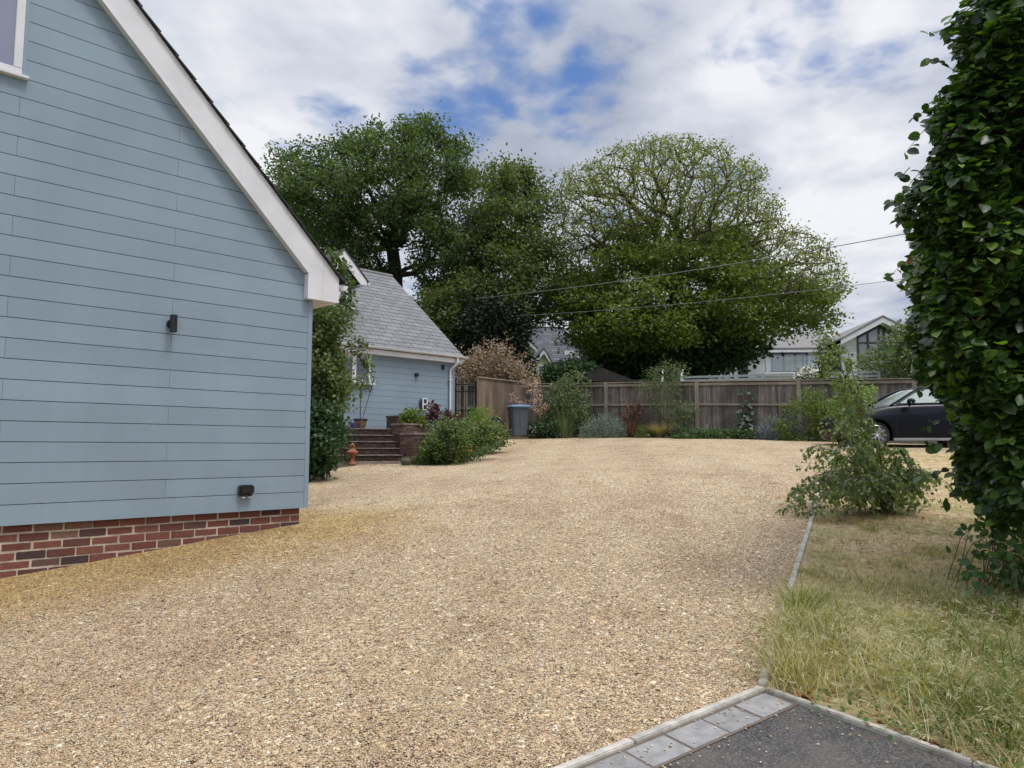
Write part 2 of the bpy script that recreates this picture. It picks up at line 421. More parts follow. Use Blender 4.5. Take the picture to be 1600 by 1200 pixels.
# gravel
def _gravel():
    m, t = new_mat('pea_gravel')
    g = t.n('ShaderNodeNewGeometry'); P = g.outputs['Position']
    sep = t.n('ShaderNodeSeparateXYZ', {0: P})
    wv = t.n('ShaderNodeTexNoise', {'Vector': P, 'Scale': 60.0, 'Detail': 2.0}).outputs[1]
    Pw = t.n('ShaderNodeVectorMath', {0: P, 1: t.n('ShaderNodeVectorMath', {0: wv, 3: .006}, operation='SCALE').outputs[0]}, operation='ADD').outputs[0]
    v = t.n('ShaderNodeTexVoronoi', {'Vector': Pw, 'Scale': 104.0, 'Randomness': 1.0}, feature='F1')
    v2 = t.n('ShaderNodeTexVoronoi', {'Vector': Pw, 'Scale': 42.0, 'Randomness': 1.0}, feature='F1')
    cs = t.n('ShaderNodeSeparateColor', {0: v.outputs['Color']})
    cs2 = t.n('ShaderNodeSeparateColor', {0: v2.outputs['Color']})
    big = t.math('GREATER_THAN', cs2.outputs[1], .80)
    rnd = t.mix(big, cs.outputs[0], cs2.outputs[0])
    rnd = t.math('SUBTRACT', rnd, t.maprange(t.noise(P, 2.1, 5, .65), .48, .72, 0, .17), clamp=True)
    # weathered stone in the middle of the drive; darkest stops paint shaded gaps
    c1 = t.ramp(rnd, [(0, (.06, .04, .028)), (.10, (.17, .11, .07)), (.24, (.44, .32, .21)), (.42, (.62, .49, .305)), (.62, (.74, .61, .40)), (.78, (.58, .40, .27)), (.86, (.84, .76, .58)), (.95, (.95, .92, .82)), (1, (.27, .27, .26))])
    # fresher golden stone against the house
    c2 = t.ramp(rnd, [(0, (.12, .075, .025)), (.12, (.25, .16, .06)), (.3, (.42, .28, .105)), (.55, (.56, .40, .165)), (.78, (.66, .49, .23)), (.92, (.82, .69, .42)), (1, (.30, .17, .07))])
    # distance from the wall line of the near house: golden there
    dist = t.math('ADD', t.math('ADD', t.math('MULTIPLY', sep.outputs[0], .7071), t.math('MULTIPLY', sep.outputs[1], -.7071)), 7.30)
    al = t.math('ADD', t.math('MULTIPLY', t.math('ADD', sep.outputs[0], 2.23), .7096), t.math('MULTIPLY', t.math('SUBTRACT', sep.outputs[1], 8.1), .7046))
    d2 = t.math('ADD', t.math('ABSOLUTE', dist), t.math('MULTIPLY', t.math('MAXIMUM', t.math('SUBTRACT', al, .2), 0.0), 1.0))
    nz = t.noise(P, 1.3, 4, .6)
    gold = t.maprange(t.math('ADD', d2, t.math('MULTIPLY', t.math('SUBTRACT', nz, .5), 1.8)), .2, 2.1, 1.05, -.05)
    pick = t.mix(big, cs.outputs[2], cs2.outputs[2])
    gold = t.math('ADD', t.math('MULTIPLY', t.math('LESS_THAN', pick, gold), .75), t.math('MULTIPLY', gold, .25), clamp=True)
    c1 = t.mix(1.0, c1, (1.03, .99, .91), 'MULTIPLY')
    c = t.mix(gold, c1, c2)
    # broad drift in tone: wheel-worn grey-pink tracks, brown scuffs
    n1 = t.noise(P, .55, 5, .6); n2 = t.noise(P, 3.2, 5, .65)
    c = t.mix(t.maprange(n1, .42, .66, 0, .6), c, t.mix(1.0, c, (.80, .74, .73), 'MULTIPLY'))
    # wheel tracks running up the drive, slightly darker and finer
    wob = t.noise(P, .35, 3, .5)
    tx = t.math('SUBTRACT', t.math('SUBTRACT', sep.outputs[0], t.math('MULTIPLY', sep.outputs[1], .12)), t.math('MULTIPLY', t.math('SUBTRACT', wob, .5), 1.6))
    tr = t.math('POWER', t.math('ABSOLUTE', t.math('SINE', t.math('MULTIPLY', tx, 2.05))), 5.0)
    c = t.mix(t.math('MULTIPLY', tr, t.maprange(n2, .3, .6, .1, .42)), c, t.mix(1.0, c, (.74, .69, .66), 'MULTIPLY'))
    c = t.mix(t.maprange(n2, .56, .75, 0, .45), c, t.mix(1.0, c, (.62, .56, .50), 'MULTIPLY'))
    h1 = t.math('SUBTRACT', 1.0, t.math('MULTIPLY', v.outputs['Distance'], 1.35)); h2 = t.math('SUBTRACT', 1.25, t.math('MULTIPLY', v2.outputs['Distance'], 1.3))
    hm = t.n('ShaderNodeMix', {0: big, 2: h1, 3: h2}, data_type='FLOAT').outputs[0]
    h = t.math('ADD', hm, t.math('MULTIPLY', t.noise(P, 25, 4, .6), .9))
    finish(t, c, .8, 0, h, 1.0, .011, .25)
    return m
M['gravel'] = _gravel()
def _asphalt():
    m, t = new_mat('asphalt')
    P = t.n('ShaderNodeNewGeometry').outputs['Position']
    v = t.n('ShaderNodeTexVoronoi', {'Vector': P, 'Scale': 170.0})
    r = t.n('ShaderNodeSeparateColor', {0: v.outputs['Color']}).outputs[0]
    c = t.ramp(r, [(0, (.03, .03, .032)), (.5, (.065, .062, .062)), (.85, (.11, .105, .10)), (1, (.2, .19, .18))])
    dust = t.maprange(t.noise(P, 2.2, 5, .6), .42, .68, 0, .5)
    c = t.mix(dust, c, (.16, .14, .12))
    finish(t, c, .85, 0, t.math('SUBTRACT', 1.0, v.outputs['Distance']), .9, .005, .3)
    return m
M['asphalt'] = _asphalt()
M['edging'] = m_plain('concrete_edging', (.44, .41, .36), .9, var=.25, scale=12, bstr=.5, bscale=90, island=.1)
M['sett'] = m_plain('grey_block_paver', (.235, .23, .225), .9, var=.18, scale=14, bstr=.5, bscale=90, island=.12)
M['joint'] = m_plain('dark_joint_dirt', (.13, .10, .08), .95, bstr=.5)
def _verge():
    m, t = new_mat('dry_verge_soil')
    P = t.n('ShaderNodeNewGeometry').outputs['Position']
    st = t.noise(P, 38, 6, .75)
    n1 = t.noise(P, .9, 5, .6); n2 = t.noise(P, 9, 6, .7)
    c = t.ramp(n2, [(.3, (.26, .17, .10)), (.45, (.42, .30, .17)), (.58, (.54, .41, .25)), (.75, (.62, .52, .34))])
    c = t.mix(t.maprange(st, .5, .72, 0, .6), c, (.60, .52, .32))
    c = t.mix(t.maprange(n1, .48, .62, 0, .55), c, t.mix(t.maprange(n2, .3, .7), (.17, .18, .07), (.40, .38, .19)))
    finish(t, c, .95, 0, t.math('ADD', st, n2), .8, .015, .1)
    return m
M['verge'] = _verge()
M['field'] = m_plain('rough_field_grass', (.10, .13, .045), .95, var=.35, scale=1.5, bstr=.6)

# leaves
M['l_oak'] = m_leaf('oak_leaves', even((.04, .066, .03), (.066, .105, .04), (.10, .145, .052), (.15, .185, .075)), .42)
M['l_oak2'] = m_leaf('oak_leaves_olive', even((.055, .08, .03), (.085, .12, .04), (.125, .155, .052), (.18, .20, .08)), .42)
M['l_big'] = m_leaf('spring_leaves', even((.075, .105, .024), (.12, .155, .034), (.165, .20, .046), (.22, .25, .07)), .42)
M['l_bigtop'] = m_leaf('bronze_green_leaves', even((.12, .145, .05), (.17, .19, .07), (.22, .24, .10), (.29, .29, .15)), .48)
M['l_con'] = m_leaf('dark_conifer_sprays', even((.008, .013, .008), (.014, .022, .013), (.026, .038, .02)), .1)
M['l_hedge'] = m_leaf('hedge_leaves', [(0, (.016, .036, .010)), (.4, (.028, .062, .015)), (.62, (.05, .10, .02)), (.78, (.10, .18, .028)), (.90, (.18, .28, .045)), (.97, (.22, .20, .06)), (1, (.36, .15, .08))], .40, .38, .45, tint=(1.3, 1.6, .35))  # bright yellow-green stops paint in leaves lit from behind
M['l_bramble'] = m_leaf('bramble_leaves', even((.04, .09, .03), (.07, .15, .045), (.11, .21, .05)), .35, .45)
M['l_birch'] = m_leaf('birch_leaves', even((.08, .12, .038), (.125, .18, .055), (.19, .25, .085), (.27, .32, .13)), .42, .35, .5)
M['l_mid'] = m_leaf('mid_green_leaves', even((.03, .06, .018), (.055, .10, .026), (.09, .14, .04)), .3)
M['l_mid2'] = m_leaf('deep_green_leaves', even((.025, .055, .025), (.045, .09, .036), (.08, .135, .055)), .3)
M['l_dark'] = m_leaf('dark_green_leaves', even((.02, .045, .02), (.036, .072, .03), (.065, .11, .045)), .3)
M['l_varieg'] = m_leaf('variegated_leaves', even((.045, .075, .026), (.085, .125, .04), (.135, .175, .06), (.26, .28, .14)), .35)
M['l_lime'] = m_leaf('lime_leaves', even((.09, .16, .02), (.15, .25, .035), (.24, .34, .06)), .4)
M['l_yel'] = m_leaf('yellow_green_leaves', even((.06, .10, .015), (.11, .16, .02), (.18, .23, .04)), .35)
M['l_silver'] = m_leaf('silver_leaves', even((.09, .13, .10), (.16, .21, .17), (.25, .30, .26)), .2)
M['l_lav'] = m_leaf('lavender_grey_leaves', even((.09, .11, .13), (.16, .18, .22), (.25, .27, .34)), .2)
M['l_greygreen'] = m_leaf('grey_green_leaves', even((.075, .10, .045), (.13, .17, .075), (.22, .26, .14)), .35)
M['l_red'] = m_leaf('red_bronze_leaves', even((.09, .025, .02), (.16, .06, .045), (.25, .13, .10)), .3)
M['l_purple'] = m_leaf('purple_leaves', even((.04, .012, .02), (.08, .022, .03), (.14, .05, .055)), .25)
M['l_brown'] = m_leaf('faded_pink_brown_blossom', even((.17, .11, .085), (.27, .18, .145), (.39, .29, .24), (.15, .14, .08)), .3)
M['l_rose'] = m_leaf('rose_leaves', [(0, (.05, .08, .03)), (.4, (.09, .14, .04)), (.7, (.15, .21, .065)), (.86, (.23, .25, .09)), (1, (.30, .11, .07))], .4)
M['pink'] = m_leaf('pink_flowers', even((.48, .22, .22), (.60, .40, .36), (.66, .55, .46)), .3)
M['whitefl'] = m_leaf('white_flowers', even((.6, .6, .6), (.75, .72, .70), (.6, .45, .5)), .2)
M['orange'] = m_leaf('orange_petals', even((.70, .12, .01), (.80, .22, .02)), .2)
M['straw'] = m_leaf('straw_blades', even((.30, .24, .12), (.42, .34, .19), (.55, .46, .28)), .3)
M['gold'] = m_leaf('golden_grass_blades', even((.34, .25, .12), (.48, .36, .19), (.58, .47, .27)), .3)
M['grass'] = m_leaf('grass_blades', [(0, (.06, .085, .022)), (.2, (.13, .16, .04)), (.36, (.23, .24, .075)), (.52, (.38, .33, .14)), (.75, (.56, .46, .25)), (1, (.72, .62, .42))], .35, .6, .3, nscale=.9)
M['seed'] = m_leaf('pale_seed_heads', even((.36, .36, .20), (.50, .48, .30), (.62, .58, .42)), .3)
M['deadleaf'] = m_leaf('fallen_brown_leaves', even((.14, .05, .02), (.27, .12, .05), (.38, .22, .12)), .15)

M['thatch'] = m_leaf('dead_straw_thatch', even((.16, .10, .06), (.30, .21, .12), (.46, .36, .21), (.60, .50, .33)), .2)

# ------------------------------------------------------------------ foliage tools
T_QUAD = (np.array([(0, 0, 0), (.5, .36, .05), (1, 0, 0), (.5, -.36, .05)]), np.array([(0, 3, 2, 1)]))
T_LEAF = (np.array([(0, 0, 0), (.30, .34, .07), (.72, .30, .05), (1, 0, -.10), (.72, -.30, .05), (.30, -.34, .07)]), np.array([(0, 3, 2, 1), (0, 5, 4, 3)]))
T_NARROW = (np.array([(0, 0, 0), (.5, .12, .03), (1, 0, -.05), (.5, -.12, .03)]), np.array([(0, 3, 2, 1)]))
T_THIN = (np.array([(0, 0, 0), (.5, .05, .01), (1, 0, -.03), (.5, -.05, .01)]), np.array([(0, 3, 2, 1)]))
T_BIG = (np.array([(0, 0, 0), (.12, .27, .05), (.42, .40, .07), (.76, .30, .03), (1, 0, -.14), (.76, -.30, .03), (.42, -.40, .07), (.12, -.27, .05), (.45, 0, -.02)]),
         np.array([(0, 8, 2, 1), (8, 4, 3, 2), (8, 6, 5, 4), (0, 7, 6, 8)]))

def unit(v): return v / np.maximum(np.linalg.norm(v, axis=-1, keepdims=True), 1e-9)

def leaves(C, size, tmpl=T_QUAD, bias=(0, 0, 1), spread=.8, out=None, down=0.0, svar=.35, rg=rng):
    """C (n,3) leaf bases -> verts, faces. out: optional (n,3) growth directions"""
    n = len(C)
    nb = np.asarray(bias, float)
    N_ = unit(nb + rg.normal(0, spread, (n, 3)))
    t = rg.normal(0, 1, (n, 3))
    if out is not None: t = t * .7 + unit(np.asarray(out, float)) * 1.1
    t[:, 2] -= down
    t = unit(t - N_ * (t * N_).sum(1, keepdims=True))
    b = np.cross(N_, t)
    s = size * (1 + rg.uniform(-svar, svar, n))
    P, Q = tmpl
    V = C[:, None, :] + s[:, None, None] * (P[None, :, 0, None] * t[:, None] + P[None, :, 1, None] * b[:, None] + P[None, :, 2, None] * N_[:, None])
    Fc = (Q[None] + (np.arange(n) * len(P))[:, None, None]).reshape(-1, Q.shape[1])
    return V.reshape(-1, 3), Fc

def merge(parts):
    Vs, Fs, k = [], [], 0
    for V, Fc in parts:
        Vs.append(V); Fs.append(Fc + k); k += len(V)
    return np.concatenate(Vs), np.concatenate(Fs)

def poly_sample(poly, n, rg=rng, edge_pow=1.0):
    """random pixels inside a polygon, with their distance to its edge (pixels)"""
    P = np.array(poly, float); Q = np.roll(P, -1, 0)
    lo, hi = P.min(0), P.max(0); out = []; dd = []
    got = 0
    while got < n:
        X = rg.uniform(lo, hi, (n * 3, 2))
        ins = np.zeros(len(X), bool)
        for (x0, y0), (x1, y1) in zip(P, Q):
            c = ((y0 > X[:, 1]) != (y1 > X[:, 1]))
            with np.errstate(divide='ignore', invalid='ignore'):
                xi = (x1 - x0) * (X[:, 1] - y0) / (y1 - y0) + x0
            ins ^= c & (X[:, 0] < xi)
        X = X[ins]
        d = np.full(len(X), 1e9)
        for a, b in zip(P, Q):
            ab = b - a; t = np.clip(((X - a) @ ab) / max(ab @ ab, 1e-9), 0, 1)
            d = np.minimum(d, np.linalg.norm(X - a - t[:, None] * ab, axis=1))
        out.append(X); dd.append(d); got += len(X)
    return np.concatenate(out)[:n], np.concatenate(dd)[:n]

def at_np(X, Y):
    a = (X[:, 0] - 800) / F; b = (600 - X[:, 1]) / F
    dy = math.cos(PITCH) - b * math.sin(PITCH); dz = math.sin(PITCH) + b * math.cos(PITCH)
    s = Y / dy
    return np.stack([a * s, Y, dz * s + EYE], 1)

def volume(poly, Y, depth, n, shell=.5, rg=rng):
    """points filling a crown of the given outline: real depth, thinner towards the edge"""
    X, d = poly_sample(poly, n, rg)
    dm = d.max()
    q = np.clip(d / (dm * .8), 0, 1)
    half = depth * np.sqrt(np.maximum(1 - (1 - q) ** 2, .02))
    u = rg.uniform(-1, 1, n); u = np.sign(u) * np.abs(u) ** shell
    return at_np(X, Y + u * half)

def grow(nodes, root_pts, bf=.35, sub=.5, jitter=.06, rg=rng):
    """join scattered points to a trunk with a branching tree (short way, little detour). returns pos, parent"""
    pos = [np.array(p, float) for p in root_pts]; par = [-1] + list(range(len(root_pts) - 1)); L = [0.0]
    for i in range(1, len(pos)): L.append(L[-1] + np.linalg.norm(pos[i] - pos[i - 1]) * .3)
    hub = pos[-1]
    nodes = nodes[np.argsort(np.linalg.norm(nodes - hub, axis=1))]
    A = np.zeros((len(nodes) * 8 + len(pos) + 10, 3)); Ln = np.zeros(len(A)); k = len(pos)
    A[:k] = pos; Ln[:k] = L; parent = list(par)
    first = max(0, len(root_pts) - 3)
    for p in nodes:
        d = np.linalg.norm(A[first:k] - p, axis=1)
        j = first + int(np.argmin(d + bf * Ln[first:k])); dist = np.linalg.norm(A[j] - p)
        m = int(min(6, max(1, round(dist / sub))))
        a = A[j].copy(); pj = j
        for s in range(1, m + 1):
            if k >= len(A): break
            q = a + (p - a) * s / m
            if s < m: q = q + rg.normal(0, jitter * dist, 3) + np.array((0, 0, -.04 * dist * math.sin(math.pi * s / m)))
            A[k] = q; Ln[k] = Ln[pj] + np.linalg.norm(q - A[pj]); parent.append(pj); pj = k; k += 1
    return A[:k], np.array(parent[:k])

def branch_mesh(A, par, r_tip, expo=2.3, rmax=1.0, k=5, rmin_draw=0.0):
    n = len(A); cnt = np.full(n, r_tip ** expo); kids = np.zeros(n)
    for i in range(n - 1, 0, -1):
        if par[i] >= 0: cnt[par[i]] += cnt[i] if kids[par[i]] or True else 0; kids[par[i]] += 1
    r = np.minimum(cnt ** (1 / expo), rmax)
    idx = np.array([i for i in range(1, n) if par[i] >= 0 and r[i] >= rmin_draw])
    p0 = A[par[idx]]; p1 = A[idx]; r1 = r[idx]; r0 = np.minimum(r[par[idx]], r1 * 1.5 + .002)
    t = unit(p1 - p0); ref = np.where(np.abs(t[:, 2:3]) < .9, np.array([[0, 0, 1.]]), np.array([[1., 0, 0]]))
    a = unit(np.cross(t, ref)); b = np.cross(a, t)
    an = np.arange(k) * 2 * math.pi / k
    ring = np.cos(an)[None, :, None] * a[:, None] + np.sin(an)[None, :, None] * b[:, None]
    ex = t * (r1 * .4)[:, None]
    V = np.concatenate([(p0 - ex)[:, None] + ring * r0[:, None, None], (p1 + ex)[:, None] + ring * r1[:, None, None]], 1).reshape(-1, 3)
    j = np.arange(k); q = np.stack([j, (j + 1) % k, k + (j + 1) % k, k + j], 1)
    Fc = (q[None] + (np.arange(len(idx)) * 2 * k)[:, None, None]).reshape(-1, 4)
    return V, Fc, kids

def clump(C, per, spread, rg=rng, flat=.7):
    n = len(C)
    D = rg.normal(0, 1, (n, per, 3)) * spread * rg.uniform(.6, 1.25, (n, 1, 1)); D[..., 2] *= flat
    return (C[:, None] + D).reshape(-1, 3), unit(D.reshape(-1, 3))

def tree(name, label, cat, Y, trunk, polys, bark, tip=.012, rmax=.45, bf=.35, sub=.9, group=None, seed=1, kbr=5, base_xy=None):
    """trunk: [(px, py, Y)] from the ground to the fork; polys: list of crown masses, dicts"""
    rg = np.random.default_rng(seed)
    tp = [np.array(at(*q)) for q in trunk]
    gx, gy = tp[0][0], tp[0][1]
    gz = g1(gx, gy) - .1
    if tp[0][2] > gz + .2: tp = [np.array((gx, gy, gz))] + tp
    else: tp[0][2] = gz
    root = thing(name, (gx, gy, gz + .1), label, cat, group)
    allnodes = []
    for c in polys:
        def fill(n_):
            if c.get('mass'):
                return c['mc'][rg.integers(0, len(c['mc']), n_)] + rg.normal(0, 1, (n_, 3)) * c['mass'][1] * (1, 1, c.get('flat', .75))
            return volume(c['poly'], c.get('Y', Y), c['depth'], n_, c.get('shell', .5), rg)
        if c.get('mass'):
            c['mc'] = volume(c['poly'], c.get('Y', Y), c['depth'], c['mass'][0], c.get('shell', .5), rg); c['mr'] = rg.uniform(.6, 1.4, 8)
        c['pts'] = fill(c['nodes']); c['ext'] = fill(c['extra']) if c.get('extra') else None
        allnodes.append(c['pts'])
    A, par = grow(np.concatenate(allnodes), tp, bf, sub, rg=rg)
    V, Fc, kids = branch_mesh(A, par, tip, rmax=rmax, k=kbr)
    # each drawn segment's last ring meets the next: one continuous limb system
    mesh_np('trunk', V, Fc, bark, root, smooth=True)
    for c in polys:
        cen = c['pts']
        if c.get('extra'):
            cen = np.concatenate([cen, c['ext']])
        P, D = clump(cen, c['per'], c['spread'], rg)
        ctr = at_np(np.array([[np.mean([q[0] for q in c['poly']]), np.mean([q[1] for q in c['poly']])]]), np.array([Y]))[0]
        LV, LF = leaves(P, c['size'], c.get('tmpl', T_QUAD), bias=(0, -.15, .75), spread=.75, out=D, rg=rg)
        mesh_np(c.get('name', 'crown'), LV, LF, c['mat'], root)
    return root

def shrub(name, label, cat, poly, Y, depth, mat, n, size, per=10, spread=.06, tmpl=T_QUAD, stem=None, stem_r=.006, seed=1, bark=None, group=None, base=None, shell=.6, flowers=None, fol='foliage', bf=.3, down=0., bias=(0, -.3, .8), lspread=.7, mass=None):
    rg = np.random.default_rng(seed)
    xs = [p[0] for p in poly]; ys = [p[1] for p in poly]
    bx = base[0] if base else (min(xs) + max(xs)) / 2
    b0 = at(bx, max(ys), Y); z = g1(b0.x, b0.y)
    if base and len(base) > 1: z = base[1]
    root = thing(name, (b0.x, b0.y, z), label, cat, group)
    nc = max(8, n // per)
    cen = volume(poly, Y, depth, nc, shell, rg)
    if mass:
        mc = volume(poly, Y, depth, mass[0], shell, rg); k_ = int(nc * .8)
        cen[nc - k_:] = mc[rg.integers(0, mass[0], k_)] + rg.normal(0, 1, (k_, 3)) * mass[1] * (1, 1, .8)
    cen[:, 2] = np.maximum(cen[:, 2], z + .01)
    ns = stem or max(10, nc // 5)
    A, par = grow(cen[:ns], [np.array((b0.x, b0.y, z - .03)), np.array((b0.x, b0.y, z + .08))], bf, .15, rg=rg)
    V, Fc, _ = branch_mesh(A, par, stem_r * .6, k=4, rmax=stem_r * 5)
    mesh_np('stems', V, Fc, bark or M['bark'], root, smooth=True)
    P, D = clump(cen, per, spread, rg, .8)
    P[:, 2] = np.maximum(P[:, 2], z + .01)
    LV, LF = leaves(P, size, tmpl, bias=bias, spread=lspread, out=D, down=down, rg=rg)
    mesh_np(fol, LV, LF, mat, root)
    if flowers:
        fm, fnum, fs, fper = flowers[:4]
        fpoly = flowers[4] if len(flowers) > 4 else poly
        fc = volume(fpoly, Y, depth * 1.05, fnum, .25, rg)
        P, D = clump(fc, fper, fs * .5, rg, 1)
        LV, LF = leaves(P, fs, T_LEAF, bias=(0, -.7, .6), spread=.6, rg=rg)
        mesh_np('flowers', LV, LF, fm, root)
    return root

def blades(base, h, width, lean=.4, curve=.5, rg=rng, seg=3, dirs=None, hvar=.4):
    """curved grass blades; base (n,3)"""
    n = len(base)
    an = rg.uniform(0, 2 * math.pi, n); d = np.stack([np.cos(an), np.sin(an), np.zeros(n)], 1) if dirs is None else dirs
    H = h * (1 + rg.uniform(-hvar, hvar, n)) if not hasattr(h, '__len__') else h
    ln = np.abs(rg.normal(lean, .25, n)); cu = rg.uniform(.3, 1.2, n) * curve
    sd = np.cross(d, np.array([0, 0, 1.])); wv = rg.uniform(.6, 1.3, n) * width
    rings = []
    for i in range(seg + 1):
        t = i / seg
        hor = (ln * t + cu * t * t) * H; z = H * (t - .45 * cu * t ** 2.5)
        p = base + d * hor[:, None] + np.array([0, 0, 1.]) * z[:, None]
        wd = wv * (1 - t * .95) * .5
        rings.append(p - sd * wd[:, None]); rings.append(p + sd * wd[:, None])
    V = np.stack(rings, 1)
    q = np.array([(2 * i, 2 * i + 1, 2 * i + 3, 2 * i + 2) for i in range(seg)])
    Fc = (q[None] + (np.arange(n) * 2 * (seg + 1))[:, None, None]).reshape(-1, 4)
    tip = (V[:, -1] + V[:, -2]) / 2
    tdir = unit(tip - (V[:, -3] + V[:, -4]) / 2)
    return V.reshape(-1, 3), Fc, tip, tdir

def tuft(name, label, cat, px, py, Y, rad, h, n, mat, width=.006, lean=.35, curve=.5, seed=1, group=None, part='blades', z=None):
    rg = np.random.default_rng(seed)
    b = at(px, py, Y); z = g1(b.x, b.y) if z is None else z
    root = thing(name, (b.x, b.y, z), label, cat, group)
    an = rg.uniform(0, 2 * math.pi, n); r = rad * np.sqrt(rg.uniform(0, 1, n))
    base = np.stack([b.x + r * np.cos(an), b.y + r * np.sin(an), np.full(n, z - .01)], 1)
    dirs = unit(np.stack([np.cos(an), np.sin(an), np.zeros(n)], 1) + rg.normal(0, .5, (n, 3)) * (1, 1, 0))
    V, Fc, _, _ = blades(base, h, width, lean, curve, rg, dirs=dirs)
    mesh_np(part, V, Fc, mat, root)
    return root

# ------------------------------------------------------------------ ground sheets
def struct(o, label=None): o['kind'] = 'structure'; return o

def axis_steps(lo, hi, core_lo, core_hi, step):
    a = list(np.arange(core_lo, core_hi + 1e-6, step)); g = step
    while a[-1] < hi: g *= 1.35; a.append(min(hi, a[-1] + g))
    g = step
    while a[0] > lo: g *= 1.35; a.insert(0, max(lo, a[0] - g))
    return np.array(a)
gx_ = axis_steps(-900, 900, -12, 15, .5); gy_ = axis_steps(-200, 1800, -2, 30, .5)
XX, YY = np.meshgrid(gx_, gy_); ZZ = G(XX.ravel(), YY.ravel())
nx = len(gx_); ny = len(gy_)
ii = (np.arange(ny - 1)[:, None] * nx + np.arange(nx - 1)[None]).ravel()
struct(mesh_np('ground', np.stack([XX.ravel(), YY.ravel(), ZZ - .012], 1), np.stack([ii, ii + 1, ii + nx + 1, ii + nx], 1), M['field'], smooth=True))

def sheet(name, outline, lift, mat, step=.25, zfun=None):
    """a flat region of the ground: outline (x, y) draped over the terrain"""
    bm = bmesh.new()
    vs = [bm.verts.new((x, y, 0)) for x, y in outline]
    bm.faces.new(vs)
    xs = [p[0] for p in outline]; ys = [p[1] for p in outline]
    for ax, lo, hi in ((0, min(xs), max(xs)), (1, min(ys), max(ys))):
        v = math.floor(lo / step) * step + step
        while v < hi - 1e-4:
            no = (1, 0, 0) if ax == 0 else (0, 1, 0); co = (v, 0, 0) if ax == 0 else (0, v, 0)
            bmesh.ops.bisect_plane(bm, geom=bm.verts[:] + bm.edges[:] + bm.faces[:], plane_co=co, plane_no=no)
            v += step
    bmesh.ops.triangulate(bm, faces=[f for f in bm.faces if len(f.verts) > 4])
    co = np.array([v.co[:] for v in bm.verts]); z = G(co[:, 0], co[:, 1]) + lift
    for v, q in zip(bm.verts, z): v.co.z = q
    for f in bm.faces:
        f.smooth = True
        if f.normal.z < 0: f.normal_flip()
    me = bpy.data.meshes.new(name); bm.to_mesh(me); bm.free(); me.materials.append(mat)
    return link_mesh(name, me)

# the long edging line between gravel and verge
K0 = hit(1190, 1078); K1 = Vector((7.45, 17.3, 0))
kd = (Vector((K1.x, K1.y, 0)) - Vector((K0.x, K0.y, 0))).normalized(); kn = Vector((kd.y, -kd.x, 0))   # kn points to the verge
E0 = hit(900, 1198); E1 = hit(1440, 1168)
e0d = (Vector((E0.x, E0.y, 0)) - Vector((K0.x, K0.y, 0))).normalized()
e1d = (Vector((E1.x, E1.y, 0)) - Vector((K0.x, K0.y, 0))).normalized()
Kv = Vector((K0.x, K0.y, 0))
L0 = Kv + e0d * 7; L1 = Kv + e1d * 6
# gravel drive
gravel_out = [(L0.x, L0.y), (Kv.x, Kv.y), (K1.x, K1.y), (14.8, 17.3), (14.8, 23), (3.3, 26.2), (.49, 27.2), (-2.4, 24.8), (-6.5, 19.5), (-9.5, 13.5), (-11, 6), (-10, -.5), (-5, -1.9)]
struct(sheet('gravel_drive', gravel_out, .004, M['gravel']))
verge_out = [(Kv.x, Kv.y), (L1.x, L1.y), (14.8, L1.y), (14.8, 17.3), (K1.x, K1.y)]
struct(sheet('grass_verge', verge_out, .006, M['verge']))
q0 = Kv - e0d * 0 ; inn = Vector((-e0d.y, e0d.x, 0))
if inn.dot(e1d) < 0: inn = -inn
asph = [(Kv.x, Kv.y), (L0.x, L0.y), (-2, -3), (5, -3), (L1.x, L1.y)]
struct(sheet('asphalt_entrance', asph, .0, M['asphalt']))

def edging(name, a, b, label, wd=.042, seglen=.9, side=0.0, rise=.022, mat=None, seed=3):
    rg = random.Random(seed); m = MB()
    a = Vector((a.x, a.y, 0)); b = Vector((b.x, b.y, 0)); d = (b - a); L = d.length; d.normalize(); n_ = Vector((d.y, -d.x, 0))
    s = 0
    while s < L - .02:
        e = min(L, s + seglen)
        p = a + d * s + n_ * side; q = a + d * (e - .006) + n_ * (side + rg.uniform(-.004, .004))
        zp = g1(p.x, p.y) + rise + rg.uniform(-.003, .003); zq = g1(q.x, q.y) + rise + rg.uniform(-.003, .003)
        vs = []
        for P_, z_ in ((p, zp), (q, zq)):
            for o_ in (-wd / 2, wd / 2):
                for h in (-.12, 0): vs.append(P_ + n_ * o_ + Vector((0, 0, z_ + h)))
        m.add(vs, [(0, 1, 3, 2), (4, 6, 7, 5), (1, 5, 7, 3), (0, 4, 5, 1), (2, 3, 7, 6), (0, 2, 6, 4)])
        s = e
    o = m.build(name, mat or M['edging'], base=(a.x, a.y, g1(a.x, a.y)), bevel=.005)
    return tag(o, label, 'kerb')
edging('kerb_edging', Kv + kd * .03, K1, 'long pale concrete edging between gravel drive and grass verge', side=.0)
edging('kerb_edging', Kv - e0d * .0, L0, 'pale concrete edging between gravel and grey block paving', side=0, seed=5, wd=.045, rise=.016)
edging('kerb_edging', Kv + e1d * .03, L1, 'concrete edging between black asphalt and overgrown grass verge', seed=6, rise=.02)
edging('kerb_edging', K1, Vector((14.8, 17.3, 0)), 'concrete edging between verge and gravel under the parked car', seed=7, wd=.07, rise=.03)
